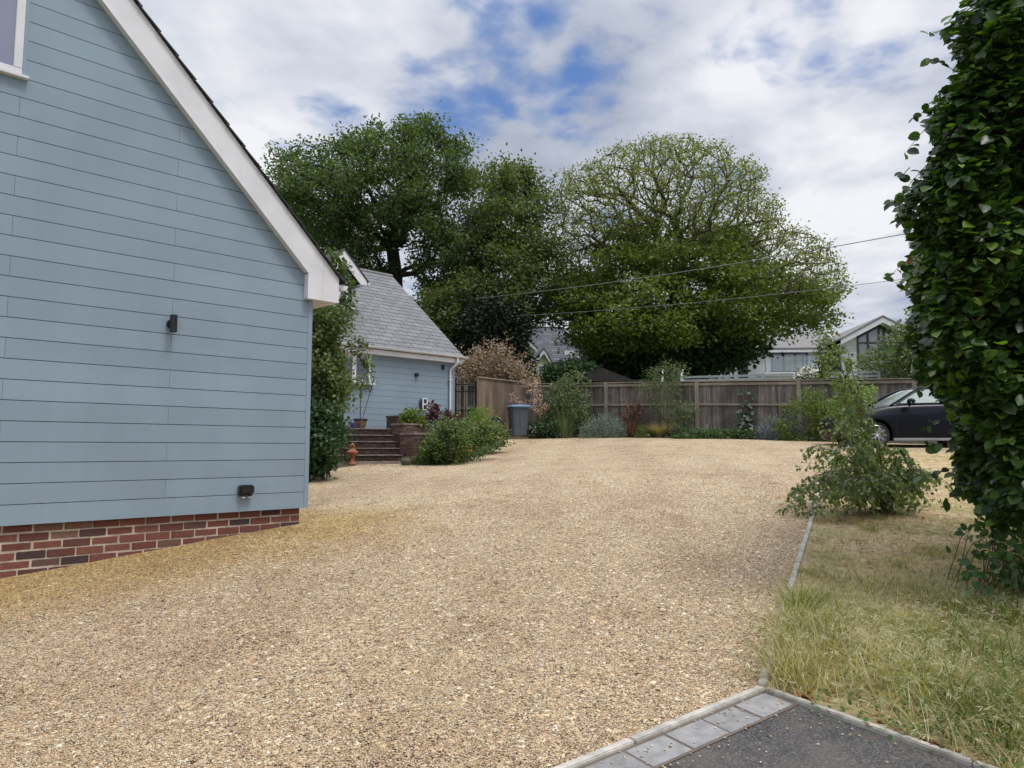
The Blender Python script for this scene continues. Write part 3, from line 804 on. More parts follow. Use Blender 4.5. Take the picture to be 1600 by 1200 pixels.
# block paving band beside the asphalt
m = MB(); jm = MB(); rg_ = random.Random(2)
s = .03; wB = .165
while s < 6.5:
    ln = .235 + rg_.uniform(-.01, .01)
    a = Kv + e0d * s + inn * .036; b = Kv + e0d * (s + ln - .003) + inn * .036
    c = b + inn * wB; d = a + inn * wB
    lift = .006 + rg_.uniform(-.0015, .0015)
    pl = [Vector((p.x, p.y, g1(p.x, p.y) + lift + .0)) for p in (a, b, c, d)]
    m.prism(pl, (0, 0, -.06))
    s += ln
tag(m.build('block_paving', M['sett'], base=(Kv.x, Kv.y, g1(Kv.x, Kv.y)), bevel=.006), kind='structure')
for s_ in [0]:
    a = Kv; b = Kv + e0d * 6.6; c = b + inn * .209; d = a + inn * .209
    struct(sheet('joint_sand', [(p.x, p.y) for p in (a, b, c, d)], .0035, M['joint']))

# planting soil along the fence and under the left bed
FP = [Vector((.49, 27.43, 0)), Vector((3.32, 26.0, 0)), Vector((6.14, 24.56, 0)), Vector((8.97, 23.12, 0)), Vector((11.79, 21.69, 0)), Vector((14.62, 20.25, 0))]
fd = (FP[-1] - FP[0]).normalized(); fn = Vector((fd.y, -fd.x, 0)) * 1.0
if fn.y > 0: fn = -fn
a = FP[0] - fd * .4; b = FP[3] + fd * 1.0
struct(sheet('planting_border', [(p.x, p.y) for p in (a + fn * 1.25, b + fn * 1.25, b + fd * 3.0 + fn * .35, b + fd * 3, a)], .012, M['soil']))
bl = [hit(x, y) for x, y in ((640, 727), (680, 728), (700, 726), (726, 716.5), (760, 702), (784, 691))]
struct(sheet('rose_bed', [(p.x, p.y) for p in bl] + [(-1.2, 24.5), (-2.3, 23.5), (-3.2, 20), (-3.0, 18.2)], .014, M['soil']))
p = hit(480, 738); q = hit(556, 728)
struct(sheet('shrub_bed', [(p.x, p.y), (q.x, q.y), (-4.0, 18.6), (-6.5, 19), (-6.2, 14)], .012, M['soil']))

# scattered loose stones on the asphalt, pavers and kerbs (individually tiny)
def stones(name, pts, r, mat, rg):
    n = len(pts); base = np.array([(1, 0, 0), (0, 1, 0), (-1, 0, 0), (0, -1, 0), (0, 0, 1), (0, 0, -1)], float)
    fa = np.array([(0, 1, 4), (1, 2, 4), (2, 3, 4), (3, 0, 4), (1, 0, 5), (2, 1, 5), (3, 2, 5), (0, 3, 5)])
    an = rg.uniform(0, 6.28, n); ca, sa = np.cos(an), np.sin(an)
    S = r * rg.uniform(.6, 1.3, (n, 3)) * (1.25, .9, .6)
    B = base[None] * S[:, None]
    B = B + rg.normal(0, .12, B.shape) * r
    X = B[..., 0] * ca[:, None] - B[..., 1] * sa[:, None]; Y_ = B[..., 0] * sa[:, None] + B[..., 1] * ca[:, None]
    V = np.stack([X, Y_, B[..., 2]], 2) + pts[:, None]
    Fc = (fa[None] + (np.arange(n) * 6)[:, None, None]).reshape(-1, 3)
    o = mesh_np(name, V.reshape(-1, 3), Fc, mat); o['kind'] = 'stuff'
    return o
def _stonemat():
    m_, t = new_mat('loose_stone')
    g = t.n('ShaderNodeNewGeometry')
    c = t.ramp(g.outputs['Random Per Island'], [(0, (.12, .08, .055)), (.2, (.38, .28, .18)), (.5, (.62, .49, .33)), (.75, (.58, .40, .28)), (.85, (.76, .67, .49)), (.95, (.87, .83, .74)), (1, (.22, .22, .21))])
    P = g.outputs['Position']; sp = t.n('ShaderNodeSeparateXYZ', {0: P})
    dist = t.math('ADD', t.math('ADD', t.math('MULTIPLY', sp.outputs[0], .7071), t.math('MULTIPLY', sp.outputs[1], -.7071)), 7.30)
    al = t.math('ADD', t.math('MULTIPLY', t.math('ADD', sp.outputs[0], 2.23), .7096), t.math('MULTIPLY', t.math('SUBTRACT', sp.outputs[1], 8.1), .7046))
    d2 = t.math('ADD', t.math('ABSOLUTE', dist), t.math('MULTIPLY', t.math('MAXIMUM', t.math('SUBTRACT', al, .2), 0.0), 1.0))
    gold = t.maprange(t.math('ADD', d2, t.math('MULTIPLY', t.math('SUBTRACT', t.noise(P, 1.3, 4, .6), .5), 1.8)), .2, 2.1, 1.05, -.05)
    gold = t.math('LESS_THAN', t.math('FRACT', t.math('MULTIPLY', g.outputs['Random Per Island'], 17.3)), gold)
    c = t.mix(gold, t.mix(1.0, c, (1.02, .98, .90), 'MULTIPLY'), t.mix(1.0, c, (.95, .76, .46), 'MULTIPLY'))
    finish(t, c, .75, 0, None, spec=.3)
    return m_
M['stone'] = _stonemat()
rg = np.random.default_rng(5)
def inside(pts, poly):
    ins = np.zeros(len(pts), bool); P = np.array(poly); Q = np.roll(P, -1, 0)
    for (x0, y0), (x1, y1) in zip(P, Q):
        c = ((y0 > pts[:, 1]) != (y1 > pts[:, 1]))
        with np.errstate(divide='ignore', invalid='ignore'): xi = (x1 - x0) * (pts[:, 1] - y0) / (y1 - y0) + x0
        ins ^= c & (pts[:, 0] < xi)
    return ins
# density falls with distance: thick close by, sparse further up the drive
N0 = 330000
yy = 2.3 + 11.5 * rg.beta(1.0, 2.1, N0)
xx = yy * rg.uniform(-.74, .48, N0)
pp = np.stack([xx, yy], 1); pp = pp[inside(pp, gravel_out)]
# keep them off the house footprint
pp = pp[(pp[:, 0] * .7071 - pp[:, 1] * .7071 + 7.30) > .0]
stones('loose_gravel', np.c_[pp, G(pp[:, 0], pp[:, 1]) + .005 + rg.uniform(-.002, .003, len(pp))], .0042, M['stone'], rg)
sa = rg.uniform(0, 1, (900, 2)); t_ = sa[:, 0] * 3.2; wv = np.abs(rg.normal(0, .35, 900))
sc = np.array([(Kv + e0d * float(a_) + inn * float(b_))[:2] for a_, b_ in zip(t_, wv)])
sc = sc[rg.uniform(0, 1, len(sc)) < .45]
stones('scattered_stones', np.c_[sc, G(sc[:, 0], sc[:, 1]) + .009], .0055, M['stone'], rg)

# ------------------------------------------------------------------ wall frames
UA = R(45.2)
U = Vector((math.sin(UA), math.cos(UA), 0)); NW = Vector((math.cos(UA), -math.sin(UA), 0)); UP = Vector((0, 0, 1))

class Wall:
    """a vertical plane: s runs along U from the corner, z is world height, d is proud of the wall"""
    def __init__(s, C, u=U, n=NW): s.C = Vector((C[0], C[1], 0)); s.u = u; s.n = n
    def p(s, a, z, d=0.0): return s.C + s.u * a + UP * z + s.n * d
    def sz(s, px, py, d=0.0):
        q = on_plane(px, py, s.C + s.n * d, s.n) - s.C
        return q.dot(s.u), q.z
    def rect(s, mb, a0, a1, z0, z1, d0, d1):
        return mb.prism([s.p(a0, z0, d0), s.p(a1, z0, d0), s.p(a1, z1, d0), s.p(a0, z1, d0)], s.n * (d1 - d0))

def clip_poly(poly, a, b, c):
    """keep a*x+b*y<=c"""
    out = []
    for i in range(len(poly)):
        p, q = poly[i], poly[(i + 1) % len(poly)]
        fp, fq = a * p[0] + b * p[1] - c, a * q[0] + b * q[1] - c
        if fp <= 0: out.append(p)
        if fp * fq < 0:
            t = fp / (fp - fq); out.append((p[0] + (q[0] - p[0]) * t, p[1] + (q[1] - p[1]) * t))
    return out

def boards(wall, a0, a1, z0, z1, cuts=(), holes=(), pitch=.173, gap=.006, d0=.0, d1=.014, joints=lambda i: [], mb=None, top_down=False):
    mb = mb or MB(); i = 0; z = z0
    while z < z1 - .01:
        zt = min(z + pitch - gap, z1)
        spans = [(a0, a1)]
        for (h0, h1, y0, y1) in holes:
            if zt > y0 and z < y1:
                ns = []
                for (p_, q_) in spans:
                    if h0 > p_: ns.append((p_, min(h0, q_)))
                    if h1 < q_: ns.append((max(h1, p_), q_))
                spans = [x for x in ns if x[1] - x[0] > .01]
        js = sorted(joints(i))
        fin = []
        for (p_, q_) in spans:
            c = p_
            for j in js:
                if c + .05 < j < q_ - .05: fin.append((c, j - .0011)); c = j + .0011
            fin.append((c, q_))
        for (p_, q_) in fin:
            poly = [(p_, z), (q_, z), (q_, zt), (p_, zt)]
            for cu in cuts: poly = clip_poly(poly, *cu)
            if len(poly) >= 3: mb.prism([wall.p(x, y, d0) for x, y in poly], wall.n * (d1 - d0))
        z += pitch; i += 1
    return mb

def line_cut(p, q, below=True):
    """half plane under the line through p and q (s,z)"""
    a = -(q[1] - p[1]); b = q[0] - p[0]
    if b < 0: a, b = -a, -b
    return (a, b, a * p[0] + b * p[1])

# ================================================================== the near house
H = Wall(at(477, 793, 8.10))
zc = H.sz(477, 793)[1]                                  # underside of the boards
BO = .10                                                # how far the barge board stands off the wall
pr = [H.sz(530, 436, BO), H.sz(372, 222, BO)]           # roof edge line (s, z)
k_r = (pr[1][1] - pr[0][1]) / (pr[1][0] - pr[0][0])
low = [H.sz(480, 428, BO), H.sz(250, 120, BO)]
k_l = (low[1][1] - low[0][1]) / (low[1][0] - low[0][0])
print('HOUSE corner', H.C, 'zc', zc, 'slopes', k_r, k_l, 'eave', pr[0], low[0], 'ground', g1(H.C.x, H.C.y), 'x0', H.sz(0, 820), H.p(H.sz(0, 820)[0], 0))
apex_s = -5.6
z_eave = pr[0][1]; s_eave = pr[0][0]
topz = lambda s: z_eave + k_r * (s - s_eave)
vert = .97 * .5 * ((z_eave - low[0][1]) + k_r * (low[0][0] - s_eave) + (z_eave - low[1][1]) + k_r * (low[1][0] - s_eave))     # vertical depth of the barge board
s_left = 2 * apex_s
house = thing('gable_house', (H.C.x, H.C.y, g1(H.C.x, H.C.y)), 'near blue grey clad house with steep white gable edge on a red brick base', 'house')
# wall core
ridge_z = topz(apex_s) - .30
core = [(0, zc), (0, topz(0) - .32), (apex_s, ridge_z), (s_left, topz(0) - .32), (s_left, zc)]
MB().prism([H.p(a, z, -.002) for a, z in core], H.n * -7.0).build('wall_core', M['gap'], house)
cuts = [line_cut((0, topz(0) - .33), (apex_s, topz(apex_s) - .33)), line_cut((apex_s, topz(apex_s) - .33), (s_left, topz(0) - .33))]
js = H.sz(268, 500)[0]
# window near the top left corner
wr = H.sz(37, 60)[0]; wz0 = H.sz(20, 116)[1]; wl = wr - 1.25; wz1 = wz0 + 1.25
cl = boards(H, s_left, -.03, zc, zc + 9.5, cuts, [(wl - .01, wr + .01, wz0, wz1)], joints=lambda i: [js, js - 3.6] if i % 2 else [js - 1.33, js - 4.93] )
cl.build('cladding', M['blue'], house, bevel=0)
# corner trim and side wall boards
c2 = MB(); H.rect(c2, -.03, .022, zc, topz(0) - .2, .0, .018)
SH = Wall(H.p(0, 0), -NW, U)      # side wall, runs away from the camera
c2.build('corner_trim', M['blue'], house)
sb = boards(SH, .0, 7.0, zc, topz(0) - .3, d0=.0, d1=.014)
sb.build('side_cladding', M['blue'], house)
# brick plinth, laid brick by brick
def brickwork(wall, a0, a1, z0, z1, mat_b, mat_m, parent, recess=-.03, bl=.213, bh=.063, jt=.012, seed=1, depth=.09, off=0.0, name='brick_plinth', back=True):
    rg = random.Random(seed); mb = MB(); z = z1; i = 0
    while z > z0:
        zt = z; zb = z - bh
        a = a1 + (off if i % 2 == 0 else off + (bl + jt) / 2) 
        while a > a0:
            p_ = max(a - bl, a0); q_ = min(a, a1)
            if q_ - p_ > .03:
                dd = recess + rg.uniform(-.004, .003)
                t1, t2 = rg.uniform(-.0015, .0015), rg.uniform(-.0015, .0015)
                mb.prism([wall.p(p_, zb + t1, recess - depth), wall.p(q_, zb + t2, recess - depth), wall.p(q_, zt + t2, recess - depth), wall.p(p_, zt + t1, recess - depth)], wall.n * (depth + dd - recess))
            a -= bl + jt + rg.uniform(-.004, .004)
        z -= bh + jt; i += 1
    br = mb.build(name, mat_b, parent, bevel=.004, seg=2)
    mm = MB(); wall.rect(mm, a0, a1 - .002, z0 - .2, z1 + .01, recess - depth - .02, recess - .005)
    mm.build('mortar', mat_m, br if OFF.get(br.name) is not None and parent is not None and parent.type == 'EMPTY' else parent)
    return br
b1 = brickwork(H, s_left, -.045, zc - 1.15, zc - .004, M['brick'], M['mortar'], house, off=0, seed=4, recess=-.04)
mm = MB(); SH.rect(mm, .045, 7.0, zc - .8, zc, -.25, -.05); mm.build('side_plinth', M['brick'], house)
# barge board with boxed end
bt = .022
def L_(s, v): return H.p(s, v, BO)
sb0, zb0 = H.sz(481, 466, BO); sb1, zb1 = H.sz(528, 467, BO)
s_box = sb0
under = lambda s: topz(s) - vert
poly = [(s_eave, zb0), (s_eave, topz(s_eave)), (apex_s, topz(apex_s)), (apex_s, under(apex_s)), (s_box, under(s_box)), (s_box, zb0)]
bb = MB()
bj = H.sz(505, 440, BO)[0]
main_p = [(bj, topz(bj)), (apex_s, topz(apex_s)), (apex_s, under(apex_s)), (s_box, under(s_box)), (bj, zb0 + .02 + (under(s_box) - zb0) * .0 + .0)]
bb.prism([H.p(a, z, BO - bt) for a, z in [(bj - .001, topz(bj)), (apex_s, topz(apex_s)), (apex_s, under(apex_s)), (s_box, under(s_box)), (s_box, zb0), (bj - .001, zb0)]], H.n * bt)
bb.prism([H.p(a, z, BO - bt) for a, z in [(bj + .002, zb0), (s_eave, zb0), (s_eave, topz(s_eave)), (bj + .002, topz(bj))]], H.n * (bt - .002))
bb.prism([H.p(2 * apex_s - a, z, BO - bt) for a, z in poly], H.n * bt)
# raised lower edge trim along the board
bb.prism([H.p(a, z, BO) for a, z in [(s_box, under(s_box)), (apex_s, under(apex_s)), (apex_s, under(apex_s) + .022), (s_box, under(s_box) + .022)]], H.n * .006)
bb.build('barge_board', M['white'], house)
sf = MB()
for mir in (0, 1):
    f = (lambda a: 2 * apex_s - a) if mir else (lambda a: a)
    sf.prism([H.p(f(s_box), under(s_box) + .01, 0.016), H.p(f(apex_s), under(apex_s) + .01, .016), H.p(f(apex_s), under(apex_s) + .01, BO - bt), H.p(f(s_box), under(s_box) + .01, BO - bt)], UP * .012)
    sf.prism([H.p(f(s_box), zb0 + .005, -7 if not mir else 0.016), H.p(f(s_eave), zb0 + .005, -7 if not mir else .016), H.p(f(s_eave), zb0 + .005, BO - bt), H.p(f(s_box), zb0 + .005, BO - bt)], UP * .012)
    sf.prism([H.p(f(s_box), zb0 + .02, .016), H.p(f(s_box) + .02, zb0 + .02, .016), H.p(f(s_box) + .02, under(s_box), .016), H.p(f(s_box), under(s_box), .016)], H.n * (BO - bt - .016))
    sf.prism([H.p(f(s_eave) - .02, zb0 + .02, -7), H.p(f(s_eave), zb0 + .02, -7), H.p(f(s_eave), topz(s_eave) - .02, -7), H.p(f(s_eave) - .02, topz(s_eave) - .02, -7)], H.n * (BO - bt + 7))
sf.build('soffit', M['white'], house)
# roof: slates seen edge on, stepping down the slope
rf = MB(); n_ = 34
ang = math.atan(-k_r); du = Vector((math.cos(ang), 0, -math.sin(ang)))
L = (s_eave - apex_s) / math.cos(ang) + .05
for side in (0, 1):
    for i in range(n_):
        a0 = L * i / n_; a1 = L * (i + 1) / n_ + .03
        def q(a, h):
            s_ = apex_s + a * math.cos(ang); z_ = topz(apex_s) - a * math.sin(ang)
            s_ += h * math.sin(ang); z_ += h * math.cos(ang)
            if side: s_ = 2 * apex_s - s_
            return s_, z_
        pl = [q(a0, .002), q(a1, .014), q(a1, .026), q(a0, .008)]
        rf.prism([H.p(a, z, BO + .035) for a, z in pl], H.n * (-7.3 - BO))
rf.build('roof', M['roofedge'], house)
# gutter running back from the box end
gt = MB(); pts = [(math.cos(t) * .06, -math.sin(t) * .06) for t in np.linspace(0, math.pi, 9)]
gt.prism([H.p(s_eave + .07 + a, z_eave - .06 + z, BO - .02) for a, z in pts], H.n * -7.0)
gt.build('gutter', M['white'], house)
# window
wf = MB()
fw = .065
for (a, b, c, d) in ((wl, wr, wz0, wz0 + fw), (wl, wr, wz1 - fw, wz1), (wl, wl + fw, wz0 + fw, wz1 - fw), (wr - fw, wr, wz0 + fw, wz1 - fw), (wl + .6, wl + .66, wz0 + fw, wz1 - fw)):
    H.rect(wf, a, b, c, d, -.03, .022)
wf = wf.build('window', M['white'], house, bevel=.004)
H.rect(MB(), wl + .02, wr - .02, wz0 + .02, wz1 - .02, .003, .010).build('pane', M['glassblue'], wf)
H.rect(MB(), wl - .03, wr + .045, wz0 - .028, wz0 - .001, -.01, .065).build('sill', M['white'], wf, bevel=.004)
tr = MB(); H.rect(tr, wr + .001, wr + .03, wz0, wz1, -.01, .020); tr.build('window_trim', M['blue'], wf)

# wall light: tube on a round boss
a, z = H.sz(266, 507)
wlt = thing('wall_light', H.p(a, z, .014), 'black cylinder wall light high on the near blue cladding', 'light')
lm = MB(); lm.lathe(H.p(a - .0, z, .085), [(.030, -.083), (.034, -.080), (.034, .080), (.030, .083), (.026, .078)], 20)
lm.build('lamp_tube', M['wall_light'], wlt, smooth=True)
MB().lathe(H.p(a, z, .014), [(.043, 0), (.043, .022), (.016, .026), (.016, .055)], 20, (H.u, UP, H.n)).build('mounting_boss', M['wall_light'], wlt, smooth=True)
# outdoor socket
a, z = H.sz(381, 766)
so = thing('outdoor_socket', H.p(a, z, .014), 'black weatherproof double socket box low on the near blue cladding', 'socket')
H.rect(MB(), a - .075, a + .075, z - .052, z + .052, .014, .052).build('backbox', M['dgrey'], so, bevel=.008)
H.rect(MB(), a - .077, a + .077, z - .040, z + .056, .053, .088).build('cover', M['black'], so, bevel=.016, smooth=True)
for k in (-1, 1):
    H.rect(MB(), a + k * .036 - .014, a + k * .036 + .014, z - .058, z - .042, .055, .082).build('hinge', M['black'], so, bevel=.003)
    H.rect(MB(), a + k * .034 - .016, a + k * .034 + .016, z - .078, z - .059, .050, .078).build('clip', M['clearclip'], so, bevel=.005)

# ================================================================== the cottage
C = Wall(at(709, 600, 23.0))
print('COTTAGE', C.C)
ez = C.sz(700, 566)[1]                                  # top of the visible wall
cz0 = 1.5 + .3                                          # wall foot
L_c = 9.0                                               # length towards the left
cot = thing('blue_cottage', (C.C.x, C.C.y, g1(C.C.x, C.C.y)), 'blue clad cottage with grey slate roof and dormer beyond the steps', 'house')
MB().prism([C.p(0, -.2, -.002), C.p(0, ez + .25, -.002), C.p(-L_c, ez + .25, -.002), C.p(-L_c, -.2, -.002)], C.n * -7).build('wall_core', M['gap'], cot)
wR = C.sz(578.5, 580)[0]; wT = C.sz(570, 556)[1]; wB = C.sz(570, 598)[1]; wL = wR - 1.15
boards(C, -L_c, -.0, cz0 - 6 * .173, ez + .1, holes=[(wL, wR, wB, wT + .1)]).build('cladding', M['blue'], cot)
CS = Wall(C.p(0, 0), -NW, U)
rise = 3.05; run = 3.6
boards(CS, .0, 7.2, cz0 - 6 * .173, ez + 3.6, cuts=[line_cut((-.2, ez), (run, ez + rise)), line_cut((run, ez + rise), (7.4, ez))]).build('gable_cladding', M['blue'], cot)
MB().prism([C.p(-.02, ez, -.1), C.p(-.02, ez + rise - .1, -run), C.p(-.02, ez, -7.1)], C.u * .015).build('gable_core', M['gap'], cot)
ct = MB(); C.rect(ct, -.022, .02, cz0 - 1, ez, .0, .02); ct.build('corner_trim', M['blue'], cot)
# fascia, gutter, downpipe
fz = ez - .02
EO = .22
fa = MB(); C.rect(fa, -L_c, .17, fz - .005, fz + .17, EO - .02, EO)
C.rect(fa, -L_c, .17, fz - .005, fz + .012, .016, EO - .021); fa.build('fascia', M['white'], cot)
gt = MB(); pts = [(math.cos(t) * .065, -math.sin(t) * .065) for t in np.linspace(0, math.pi, 9)]
gt.prism([C.p(-L_c, fz + .205 + z, EO + .068 + a) for a, z in pts], C.u * (L_c + .30)); gt.build('gutter', M['white'], cot)
dpS = C.sz(701, 640)[0]
dp = MB(); dp.tube([C.p(dpS + .1, fz + .15, EO + .07), C.p(dpS + .1, fz - .02, EO + .07), C.p(dpS, fz - .22, .07), C.p(dpS, fz - .3, .065), C.p(dpS, 1.2, .065)], .036, 10)
for z in (fz - .55, fz - 1.6): C.rect(dp, dpS - .055, dpS + .055, z, z + .035, .014, .11)
dp.build('downpipe', M['white'], cot, smooth=True)
# roof slates
def slates(parent, O, u, down, nrm, width, length, mat, ex=.19, w_=.30, name='roof', clip=None, seed=1, th=.006, gap=.004):
    rg = random.Random(seed); mb = MB(); rows = int(length / ex) + 1
    for r_ in range(rows):
        a = -(w_ / 2 if r_ % 2 else 0)
        y1 = length - r_ * ex; y0 = max(y1 - ex * 1.25, 0)
        while a < width:
            x0 = max(a, 0); x1 = min(a + w_ - gap, width)
            if x1 - x0 > .02 and (clip is None or clip((x0 + x1) / 2, (y0 + y1) / 2)):
                lift = .012 + rg.uniform(0, .003)
                P = [O + u * x0 + down * y1 + nrm * lift, O + u * x1 + down * y1 + nrm * lift, O + u * x1 + down * y0 + nrm * .001, O + u * x0 + down * y0 + nrm * .001]
                mb.prism(P, nrm * th)
            a += w_
    return mb.build(name, mat, parent)
# slope vectors: from the eave up and back
e_o = EO + .07
up_v = Vector((0, 0, rise + .17)) - C.n * (run + e_o)
Ls = up_v.length; upn = up_v.normalized(); nrm = upn.cross(C.u); nrm = nrm if nrm.z > 0 else -nrm
ridge_o = C.p(-L_c, fz + .17 , e_o) + up_v
slates(cot, ridge_o, C.u, -upn, nrm, L_c + .17, Ls, M['slate'], ex=.225, w_=.42, th=.012, gap=.014)
dk = MB(); dk.prism([C.p(-L_c, fz + .165, e_o - .04), C.p(.165, fz + .165, e_o - .04), C.p(.165, fz + .165, e_o - .04) + up_v, C.p(-L_c, fz + .165, e_o - .04) + up_v], nrm * -.05 + Vector((0, 0, 0)))
bk = -C.n * (run + .3) + Vector((0, 0, -rise - .17))
dk.prism([C.p(-L_c, fz + .165, e_o - .04) + up_v, C.p(.165, fz + .165, e_o - .04) + up_v, C.p(.165, fz + .165, e_o - .04) + up_v + bk, C.p(-L_c, fz + .165, e_o - .04) + up_v + bk], UP * -.06)
dk.build('roof_deck', M['roofedge'], cot)
rc = MB(); rc.tube([ridge_o + UP * .0, ridge_o + C.u * (L_c + .17) + UP * .0], .07, 8); rc.build('ridge_cap', M['tileroof'], cot)
for (px, py) in ((598, 474), (643, 480), (655, 492), (666, 507), (677, 520), (689, 528), (690, 535), (700, 547), (590, 529)):
    pass
# window below the eaves
wf = MB(); fw = .07
for (a, b, c, d) in ((wL, wR, wB, wB + fw), (wL, wR, wT - fw, wT), (wL, wL + fw, wB + fw, wT - fw), (wR - fw, wR, wB + fw, wT - fw), (wL + .55, wL + .67, wB + fw, wT - fw)):
    C.rect(wf, a, b, c, d, -.02, .03)
C.rect(wf, wL - .02, wR + .02, wT, ez, .0, .018)
wf = wf.build('window', M['white'], cot)
C.rect(MB(), wL + .02, wR - .02, wB + .02, wT - .02, .004, .014).build('pane', M['glass'], wf)
C.rect(MB(), wL - .06, wR + .09, wB - .06, wB - .001, -.01, .13).build('sill', M['white'], wf)
# dormer
D = Wall(C.p(0, 0, -.95))
da, dz = D.sz(531, 393); d1, dz1 = D.sz(566, 441)
ds0, dsz = D.sz(548, 484)
half = d1 - da
dorm = D.rect(MB(), ds0 - (ds0 - da) * 2 , ds0, dsz - .3, dz1 + .15, -3.0, 0).build('dormer', M['blue'], cot)
gm = MB(); ho = (ds0 - da)
gm.prism([D.p(da - ho, dz1 + .151, -2.5), D.p(da + ho, dz1 + .151, -2.5), D.p(da, dz - .25, -2.5)], D.n * 2.5); gm.build('dormer_gable', M['blue'], dorm)
bm_ = MB(); bwid = .27
for k in (-1, 1):
    bm_.prism([D.p(da, dz, .22), D.p(da + k * half, dz1, .22), D.p(da + k * half, dz1 - .14, .22), D.p(da + k * (half - .2), dz1 - .14, .22), D.p(da, dz - bwid * 1.35, .22)], D.n * .025)
    bm_.prism([D.p(da + k * half, dz1 - .14, 0), D.p(da + k * (half - .2), dz1 - .14, 0), D.p(da + k * (half - .2), dz1 - .12, 0), D.p(da + k * half, dz1 - .12, 0)], D.n * .219)
bm_.build('dormer_barge_board', M['white'], dorm)
rm = MB()
for k in (-1, 1):
    v = (D.p(da + k * (half + .05), dz1 - .03, 0) - D.p(da, dz + .02, 0))
    rm.prism([D.p(da, dz + .005, .27), D.p(da, dz + .005, -3.6), D.p(da, dz + .005, -3.6) + v, D.p(da, dz + .005, .27) + v], UP * .045)
rm.build('dormer_roof', M['roofedge'], dorm)
gt = MB(); pts = [(math.cos(t) * .05, -math.sin(t) * .05) for t in np.linspace(0, math.pi, 7)]
gt.prism([D.p(da + half + .10 + a, dz1 - .05 + z, .2) for a, z in pts], D.n * -2); gt.build('dormer_gutter', M['white'], dorm)
wm = MB(); x0, x1, y0, y1 = da - ho + .12, da + ho - .14, dsz + .06, dz1 + .1
for (a, b, c, d) in ((x0, x1, y0, y0 + .06), (x0, x1, y1 - .06, y1), (x0, x0 + .06, y0 + .06, y1 - .06), (x1 - .06, x1, y0 + .06, y1 - .06), (da - .03, da + .03, y0 + .06, y1 - .06)):
    D.rect(wm, a, b, c, d, .0, .03)
wm.build('dormer_window', M['white'], dorm)
D.rect(MB(), x0 + .02, x1 - .02, y0 + .02, y1 - .02, .002, .012).build('dormer_pane', M['glass'], dorm)
D.rect(MB(), x0 - .1, x1 + .18, y0 - .07, y0, -.01, .14).build('dormer_sill', M['white'], dorm)
# small fittings on the cottage wall
a, z = C.sz(649.5, 586)
f1 = thing('wall_light', C.p(a, z, .014), 'small black square wall light in the middle of the cottage wall', 'light', 'small black fittings on the cottage wall')
C.rect(MB(), a - .05, a + .05, z - .05, z + .05, .014, .10).build('lamp_body', M['wall_light'], f1, bevel=.006)
C.rect(MB(), a - .03, a + .03, z - .056, z - .051, .03, .09).build('lens', M['grey'], f1)
a, z = C.sz(691, 574)
f2 = thing('wall_light', C.p(a, z, .014), 'small black wall light under the cottage eaves beside the downpipe', 'light', 'small black fittings on the cottage wall')
C.rect(MB(), a - .04, a + .04, z - .07, z + .07, .014, .09).build('lamp_body', M['wall_light'], f2, bevel=.006)
C.rect(MB(), a - .03, a + .03, z - .076, z - .071, .03, .08).build('lens', M['grey'], f2)
# car charger
a, z = C.sz(659, 632)
ev = thing('car_charger', C.p(a, z, .014), 'white and black car charging unit on the cottage wall', 'charger')
C.rect(MB(), a - .11, a + .11, z - .17, z + .17, .014, .13).build('housing', M['dgrey'], ev, bevel=.03)
C.rect(MB(), a - .105, a + .105, z - .185, z + .185, .131, .165).build('front_cover', M['white'], ev, bevel=.04, smooth=True)
C.rect(MB(), a - .055, a + .055, z + .03, z + .15, .166, .172).build('display', M['black'], ev, bevel=.01)
C.rect(MB(), a - .055, a + .055, z - .14, z - .02, .166, .180).build('connector', M['barkdark'], ev, bevel=.02)

# ================================================================== steps, piers, pots
SA = R(25)
SU = Vector((math.cos(SA), math.sin(SA), 0)); SB = Vector((-math.sin(SA), math.cos(SA), 0))     # along the step, and up the flight
s0 = at(629, 721, 17.6)
zs0 = s0.z
st = thing('steps', (s0.x, s0.y, zs0), 'flight of five dark timber faced garden steps up to the cottage', 'steps')
rise_s, tread = .160, .27
o_ = Vector((s0.x, s0.y, 0))
for i in range(5):
    z0 = zs0 + i * rise_s
    w0 = 1.65
    a = o_ + SB * (tread * i)
    b = MB().prism([a + SU * -w0 + UP * z0, a + UP * z0, a + UP * (z0 + rise_s - .022), a + SU * -w0 + UP * (z0 + rise_s - .022)], SB * .1)
    r_ = b.build('riser', M['sleeper'], st)
    b = MB().prism([a + SU * -w0 + UP * (z0 + rise_s - .022) - SB * .02, a + UP * (z0 + rise_s - .022) - SB * .02, a + UP * (z0 + rise_s) - SB * .02, a + SU * -w0 + UP * (z0 + rise_s) - SB * .02], SB * (tread + .02 if i < 4 else 2.6))
    b.build('tread', M['nosing'], st)
MB().prism([o_ + UP * (zs0 - .06) - SB * .12, o_ - SU * 1.6 + UP * (zs0 - .06) - SB * .12, o_ - SU * 1.6 + UP * (zs0 + .012) - SB * .12, o_ + UP * (zs0 + .012) - SB * .12], SB * .16).build('foot_slab', M['nosing'], st)

